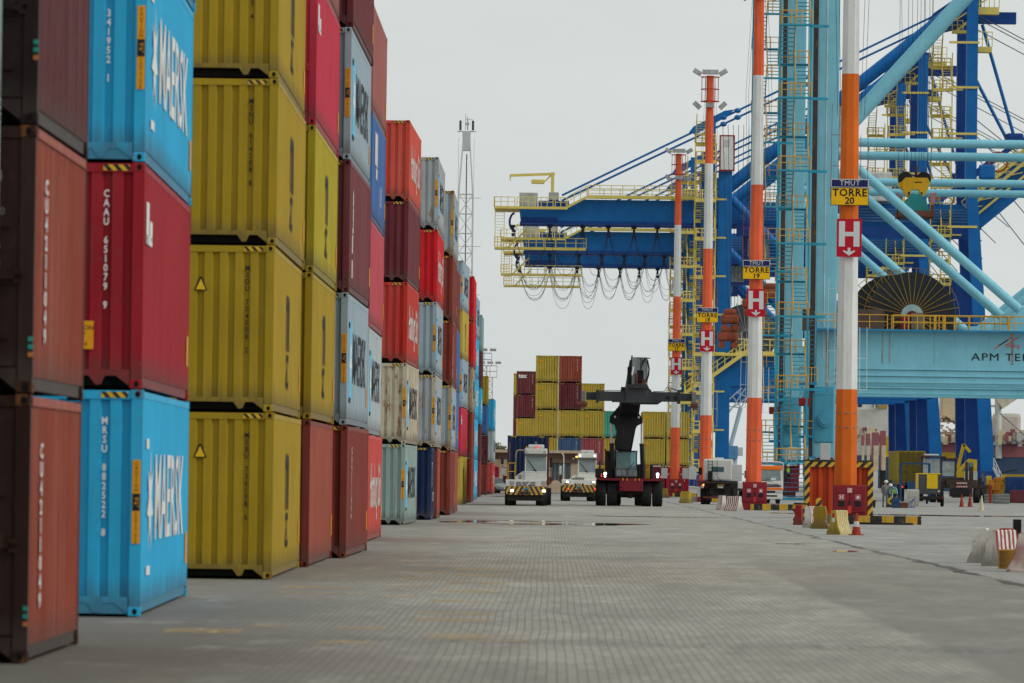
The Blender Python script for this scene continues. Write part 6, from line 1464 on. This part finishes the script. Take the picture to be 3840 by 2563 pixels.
# sleeper stacks, barrels, crates right background
def crate(label,x0,x1,py,top,Y,m,cat='crate',group=None,name='concrete_weights',seg=3):
    a=W(x0,py,Y); c=W(x1,py,Y); zt=W(x0,top,Y).z; t=thing(name,label,cat,((a.x+c.x)/2,Y,0),0,group); w=(c.x-a.x)/2
    for i in range(seg):
        b=MB(); b.bev(-w,w,0,1.2,zt*i/seg+.01,zt*(i+1)/seg-.01,.05); b.build('slab',m,t)
    return t
GW=mat('weathered grey concrete weights',(.17,.18,.17),.9,.12,.4,dirt=.4)
crate('grey stack of concrete weights, left of two beyond the cones',3690,3726,1884,1853,470,GW,'concrete weights','stacks of grey weights')
crate('grey stack of concrete weights with orange strapped corner, right of two',3728,3786,1887,1853,462,GW,'concrete weights','stacks of grey weights')
t=crate('dark red skip at the right edge behind the weights',3790,3900,1880,1838,480,mat('skip dark red',(.12,.025,.03),.7),'skip',name='skip',seg=1)
t=crate('white site container peeling beside the wheel tractor',3618,3664,1870,1768,560,mat('peeling white box',(.52,.53,.5),.7,.1,.5,rust=.25),'storage box',name='storage_box',seg=1)
t=crate('small yellow motor unit under the blue crane leg',3698,3718,1855,1785,600,YB,'machine',name='machine_unit',seg=2)
t=crate('orange red narrow post by the weights',3713,3720,1853,1820,468,CO,'post',name='marker_post',seg=1)
# yellow lattice machine, right edge
t=thing('lattice_boom','yellow lattice boom section resting at the right edge','boom section',(0,520,0),0)
def Z(x,y): return W(x,y,520)-Vector((0,520,0))
b=MB(); b.bar(Z(3760,1786),Z(3860,1786),.3,.3); b.bar(Z(3760,1800),Z(3860,1800),.2,.2)
for i in range(8): b.bar(Z(3765+i*13,1786),Z(3771+i*13,1800),.12,.12); b.bar(Z(3778+i*13,1786),Z(3771+i*13,1800),.12,.12)
for x in (3765,3790): b.bar(Z(x+20,1800),Z(x-6,1850),.25,.25); b.bar(Z(x-6,1800),Z(x+14,1850),.2,.2)
b.build('lattice',YB,t); b=MB(); p=Z(3805,1850); b.bev(p.x-.9,p.x+.9,-1,1,p.z,p.z+1.5,.2); b.tube((p.x,-1.1,p.z+.5),(p.x,-.9,p.z+.5),.4,n=14); b.build('blue_engine',mat('engine blue',srgb('163a6c'),.6),t)
t=thing('machine_unit','orange yellow hydraulic machinery pile under the gangway','machine',(0,560,0),0)
random.seed(9); b=MB()
for i in range(16):
    p=W(random.uniform(3722,3760),random.uniform(1800,1845),560)-Vector((0,560,0)); s_=random.uniform(.2,.6); b.bev(p.x-s_,p.x+s_,-s_,s_,p.z-s_*.7,p.z+s_*.7,.08)
b.box(W(3722,1,560).x,W(3762,1,560).x,0,.6,0,W(3740,1820,560).z); b.build('unit_body',mat('machinery ochre',srgb('b0701e'),.7,.2,.4,rust=.3),t)
t=thing('excavator','yellow excavator cab showing between the blue crane legs','excavator',(W(3628,1760,600).x,600,0),0)
z0=W(3628,1760,600).z; b=MB(); b.prism([(-1.2,z0-.9),(1.0,z0-.9),(1.0,z0+1.0),(.2,z0+1.1),(-1.0,z0-.1)],0,1.5); b.bar((-1.0,.5,z0),(-.4,.5,z0+2.6),.35,.3); b.bar((-.4,.5,z0+2.6),(.3,.5,z0+1.8),.3,.3); b.build('cab_body',YB,t)
b=MB(); b.prism([(-.6,z0-.2),(.6,z0-.2),(.6,z0+.7),(.1,z0+.7)],-.05,0); b.build('window',WINT,t); b=MB(); b.box(-1.5,1.5,-.5,2,0,z0-.9); b.build('undercarriage',CHA,t)
t=thing('gangway','aluminium gangway with railings against the ship','gangway',(0,640,0),0)
b=MB(); A=W(3726,1755,640)-Vector((0,640,0)); C_=W(3756,1820,640)-Vector((0,640,0)); b.bar(A,C_,.2,1.0); b.rail(A,C_,1.1,.8,.05); b.build('ramp',WM,t)
# scattered repair gear beside workers
for lab,x0,x1,py,top,m,nm,ct in (('black bucket left of the worker in grey',3270,3284,1896,1876,CHA,'bucket','bucket'),('blue box the bending worker leans over',3344,3373,1890,1868,BF,'tool_box','tool box'),('white plastic water tank between worker and compressor',3402,3446,1876,1836,mat('plastic tank white',(.5,.5,.44),.6),'water_tank','water tank'),
    ('orange cable coil box on the ground',3374,3404,1893,1885,RUS,'cable_box','box'),('dark tool cabinet beside the grey worker',3326,3344,1890,1800,mat('dark green cabinet',(.02,.04,.045),.7),'tool_cabinet','cabinet')):
    yy=380 if nm in('water_tank','tool_cabinet') else 371.6
    a=W(x0,py,yy); c=W(x1,py,yy); zt=W(x0,top,yy).z; t=thing(nm,lab,ct,((a.x+c.x)/2,yy,0),0); w=(c.x-a.x)/2
    b=MB()
    if nm=='bucket': b.tube((0,0,0),(0,0,zt),w*.75,w,n=14)
    elif nm=='water_tank':
        b.bev(-w,w,0,.9,.12,zt,.08)
        for i in range(5): b.box(-w+i*w/2-.015,-w+i*w/2+.015,-.03,0,.05,zt)
        for z in (.15,.45,.75): b.box(-w,w,-.035,0,z,z+.03)
    else: b.bev(-w,w,-.2,.3,0,zt,.03); b.bev(-w*.9,w*.9,-.22,-.2,zt*.55,zt*.9,.01)
    b.build('body',m,t)
t=thing('steel_sling','blue steel strut and slings lying beside the compressor','sling',(W(3410,1890,375).x,375,0),0)
b=MB(); b.bar((-.25,0,.05),(.35,0,.62),.08,.08); b.bar((-.3,0,.04),(.4,.3,.04),.06,.06); b.build('strut',mat('blue strut',srgb('2058a8'),.5),t); b=MB()
random.seed(2)
for i in range(9): b.path([(random.uniform(-.8,.3),random.uniform(-.3,.3),.05+random.uniform(0,.35)) for _ in range(4)],.025,5)
b.build('sling_loop',mat('pale sling',(.3,.28,.32),.7),t)
t=thing('hand_grinder','yellow disc shaped tool part held by the workers','tool part',(W(3340,1870,373).x,372.4,0),0); b=MB(); b.disc((0,0,.45),.25,'y',20,0,.08); b.disc((0,-.01,.45),.1,'y',14,1,.02); b.build('disc',[YB,CHA],t)
# people: one continuous skinned body each, clothes as parts
def worker(label,x,y,joints,bones,rad,cloth,skinf,z=0,rz=0,vest=None,helmet=None,hand=None):
    def mf(c): return skinf(c)
    me=body_mesh(joints,bones,rad,mf); o=link('person',me,None,(x,y,z),(0,0,rz),cloth); tag(o,label,'person')
    if helmet:
        c,r=helmet; b=MB(); b.ball(c,r,(1,1.1,.85)); b.tube((c[0],c[1]-.03,c[2]-.02),(c[0],c[1]-.03,c[2]),r*1.18,n=18); b.build('helmet',mat('helmet white',(.68,.68,.66),.4,.03,.1,dirt=.05),o)
    if vest: 
        vs,es,rs=vest; v=body_mesh(vs,es,rs,lambda c:1 if abs(c.z-vs[1][2])<.035 else 0); link('vest',v,o,None,None,[HV,mat('reflective tape',(.55,.56,.5),.3)])
    # hands: palm plus five short unequal fingers
    for hx,hy,hz in (hand or []):
        b=MB(); b.ball((hx,hy,hz),.045,(.8,.5,1.1))
        for i,(dx,l) in enumerate(((-.03,.06),(-.01,.075),(.01,.07),(.03,.055))): b.path([(hx+dx,hy,hz-.03),(hx+dx*1.1,hy-.015,hz-.03-l*.6),(hx+dx*1.1,hy-.04,hz-.03-l)],.011,6)
        b.path([(hx+.035,hy-.01,hz),(hx+.055,hy-.035,hz-.03),(hx+.05,hy-.05,hz-.05)],.012,6); b.build('hand',SKIN,o)
    return o
GR=mat('grey overalls',(.16,.165,.165),.85,.1,.2,dirt=.2); NV=mat('navy work trousers',(.02,.028,.055),.85,.1,.1); BT=mat('work boots dark',(.02,.017,.015),.7); 
J=[(0,0,.95),(0,0,1.15),(.01,-.02,1.38),(.03,-.04,1.50),(.05,-.06,1.63),(-.19,0,1.38),(-.24,.02,1.10),(-.20,-.12,.90),(.19,-.02,1.36),(.26,-.08,1.12),(.20,-.28,1.00),(-.10,0,.90),(-.12,-.02,.50),(-.12,.02,.08),(-.12,-.12,.04),(.10,0,.90),(.14,-.06,.50),(.13,.06,.08),(.14,-.09,.04)]
Bn=[(0,1),(1,2),(2,3),(3,4),(2,5),(5,6),(6,7),(2,8),(8,9),(9,10),(0,11),(11,12),(12,13),(13,14),(0,15),(15,16),(16,17),(17,18)]
Rr=[.145,.14,.155,.06,.10,.075,.052,.038,.075,.052,.038,.10,.07,.05,.04,.10,.07,.05,.04]
p=W(3318,1897,374)
worker('worker in grey overalls and white helmet standing and looking down',p.x,374,J,Bn,Rr,[GR,SKIN,BT],lambda c:1 if c.z>1.46 else (2 if c.z<.16 else 0),helmet=((.05,-.06,1.70),.135),hand=[(-.20,-.13,.86),(.20,-.30,.97)],rz=R(20))
J2=[(0,.1,.88),(-.05,.0,1.10),(-.14,-.12,1.30),(-.24,-.2,1.38),(-.33,-.25,1.42),(-.30,-.02,1.26),(-.38,-.15,1.0),(-.34,-.35,.80),(.02,-.18,1.24),(.10,-.28,1.0),(.05,-.42,.80),(-.09,.1,.84),(-.10,.02,.46),(-.10,.08,.08),(-.10,-.06,.04),(.12,.1,.84),(.14,.03,.46),(.13,.09,.08),(.13,-.05,.04)]
p=W(3359,1893,373)
worker('worker in lime vest and navy trousers bending forward over a blue box',p.x,373.3,J2,Bn,Rr,[mat('pale blue shirt',(.22,.35,.45),.85),SKIN,BT,NV],lambda c:1 if (c.x<-.27 and c.z>1.33) or c.z<.0 else (2 if c.z<.16 else (3 if c.z<.93 else 0)),
    helmet=((-.35,-.27,1.48),.135),vest=([(0,.09,.95),(-.06,0,1.10),(-.14,-.11,1.28),(-.27,-.03,1.26),(-.0,-.17,1.24)],[(0,1),(1,2),(2,3),(2,4)],[.17,.175,.18,.10,.10]),hand=[(-.34,-.37,.77),(.05,-.44,.77)])
p=W(2954,1820,478)
worker('worker in lime vest climbing the teal crane access stair seen from behind',p.x,478.6,[(x,-y,z) for x,y,z in J],Bn,Rr,[mat('dark jacket',(.03,.035,.04),.85),SKIN,BT,NV],lambda c:1 if c.z>1.46 else (2 if c.z<.16 else (3 if c.z<1.0 else 0)),z=W(2954,1823,478).z-.0,
    helmet=((.05,.06,1.70),.135),vest=([(0,0,1.02),(0,0,1.18),(.01,.02,1.36),(-.17,0,1.36),(.17,0,1.36)],[(0,1),(1,2),(2,3),(2,4)],[.165,.17,.175,.1,.1]),hand=[(-.2,.13,.86),(.2,.3,.97)])
# bushes behind the building and a small green lamp bush
def shrub(label,px,py,Y,w,h,col,seed,name='bush'):
    p=W(px,py,Y); t=thing(name,label,'bush' if name=='bush' else 'tree',(p.x,Y,0),0); random.seed(seed)
    b=MB(); b.tube((0,0,0),(0,0,p.z),.22,.1,n=7); 
    for i in range(5): a=random.uniform(0,6.28); b.tube((0,0,p.z*.6),(math.cos(a)*w*.6,math.sin(a)*w*.5,p.z+h*.5),.09,.03,n=5)
    b.build('trunk',mat('bark',(.09,.07,.05),.9),t); b=MB()
    cl=[(random.uniform(-w,w),random.uniform(-w,w)*.6,p.z+random.uniform(0,h)) for _ in range(16)]
    for i in range(900):
        c=random.choice(cl); q=Vector(c)+Vector((random.gauss(0,.3),random.gauss(0,.3),random.gauss(0,.2))); a=Vector((random.gauss(0,1),random.gauss(0,1),random.gauss(0,1))).normalized(); u=a.orthogonal().normalized()*.13; v=a.cross(u).normalized()*.08
        b.add([q-u,q+v,q+u,q-v],[(0,1,2,3)],random.choice((0,0,1)))
    b.build('crown',[mat('leaf '+col,srgb(col),.8,.2,.2),mat('leaf dark '+col,tuple(c*.5 for c in srgb(col)),.8,.2,.1)],t)
shrub('pale hazy green tree top above the brick building roof at left',1850,1683,640,.35,.3,'8b9278',5,'tree')
shrub('small olive tree top above the building roof beside the trailer',1868,1690,645,.5,.15,'7f866e',6,'tree')
# yellow railing seen behind tractor 18 and pipe rails
t=thing('yellow_machine','yellow pipe machinery behind the reach stacker wheels','machine',(W(2250,1770,480).x,480,0),0)
random.seed(12); b=MB()
for i in range(12): b.path([(random.uniform(-.7,1.5),0,1.8+random.uniform(0,1.1)) for _ in range(3)],.06,5)
b.box(-.7,1.6,0,1,.3,1.9,1); b.build('frame',[YRL,CHA],t)

for _o in COL.objects:
    if _o.parent is None and 'label' in _o and len(_o['label'].split())>16: print('LONG',_o['label'])
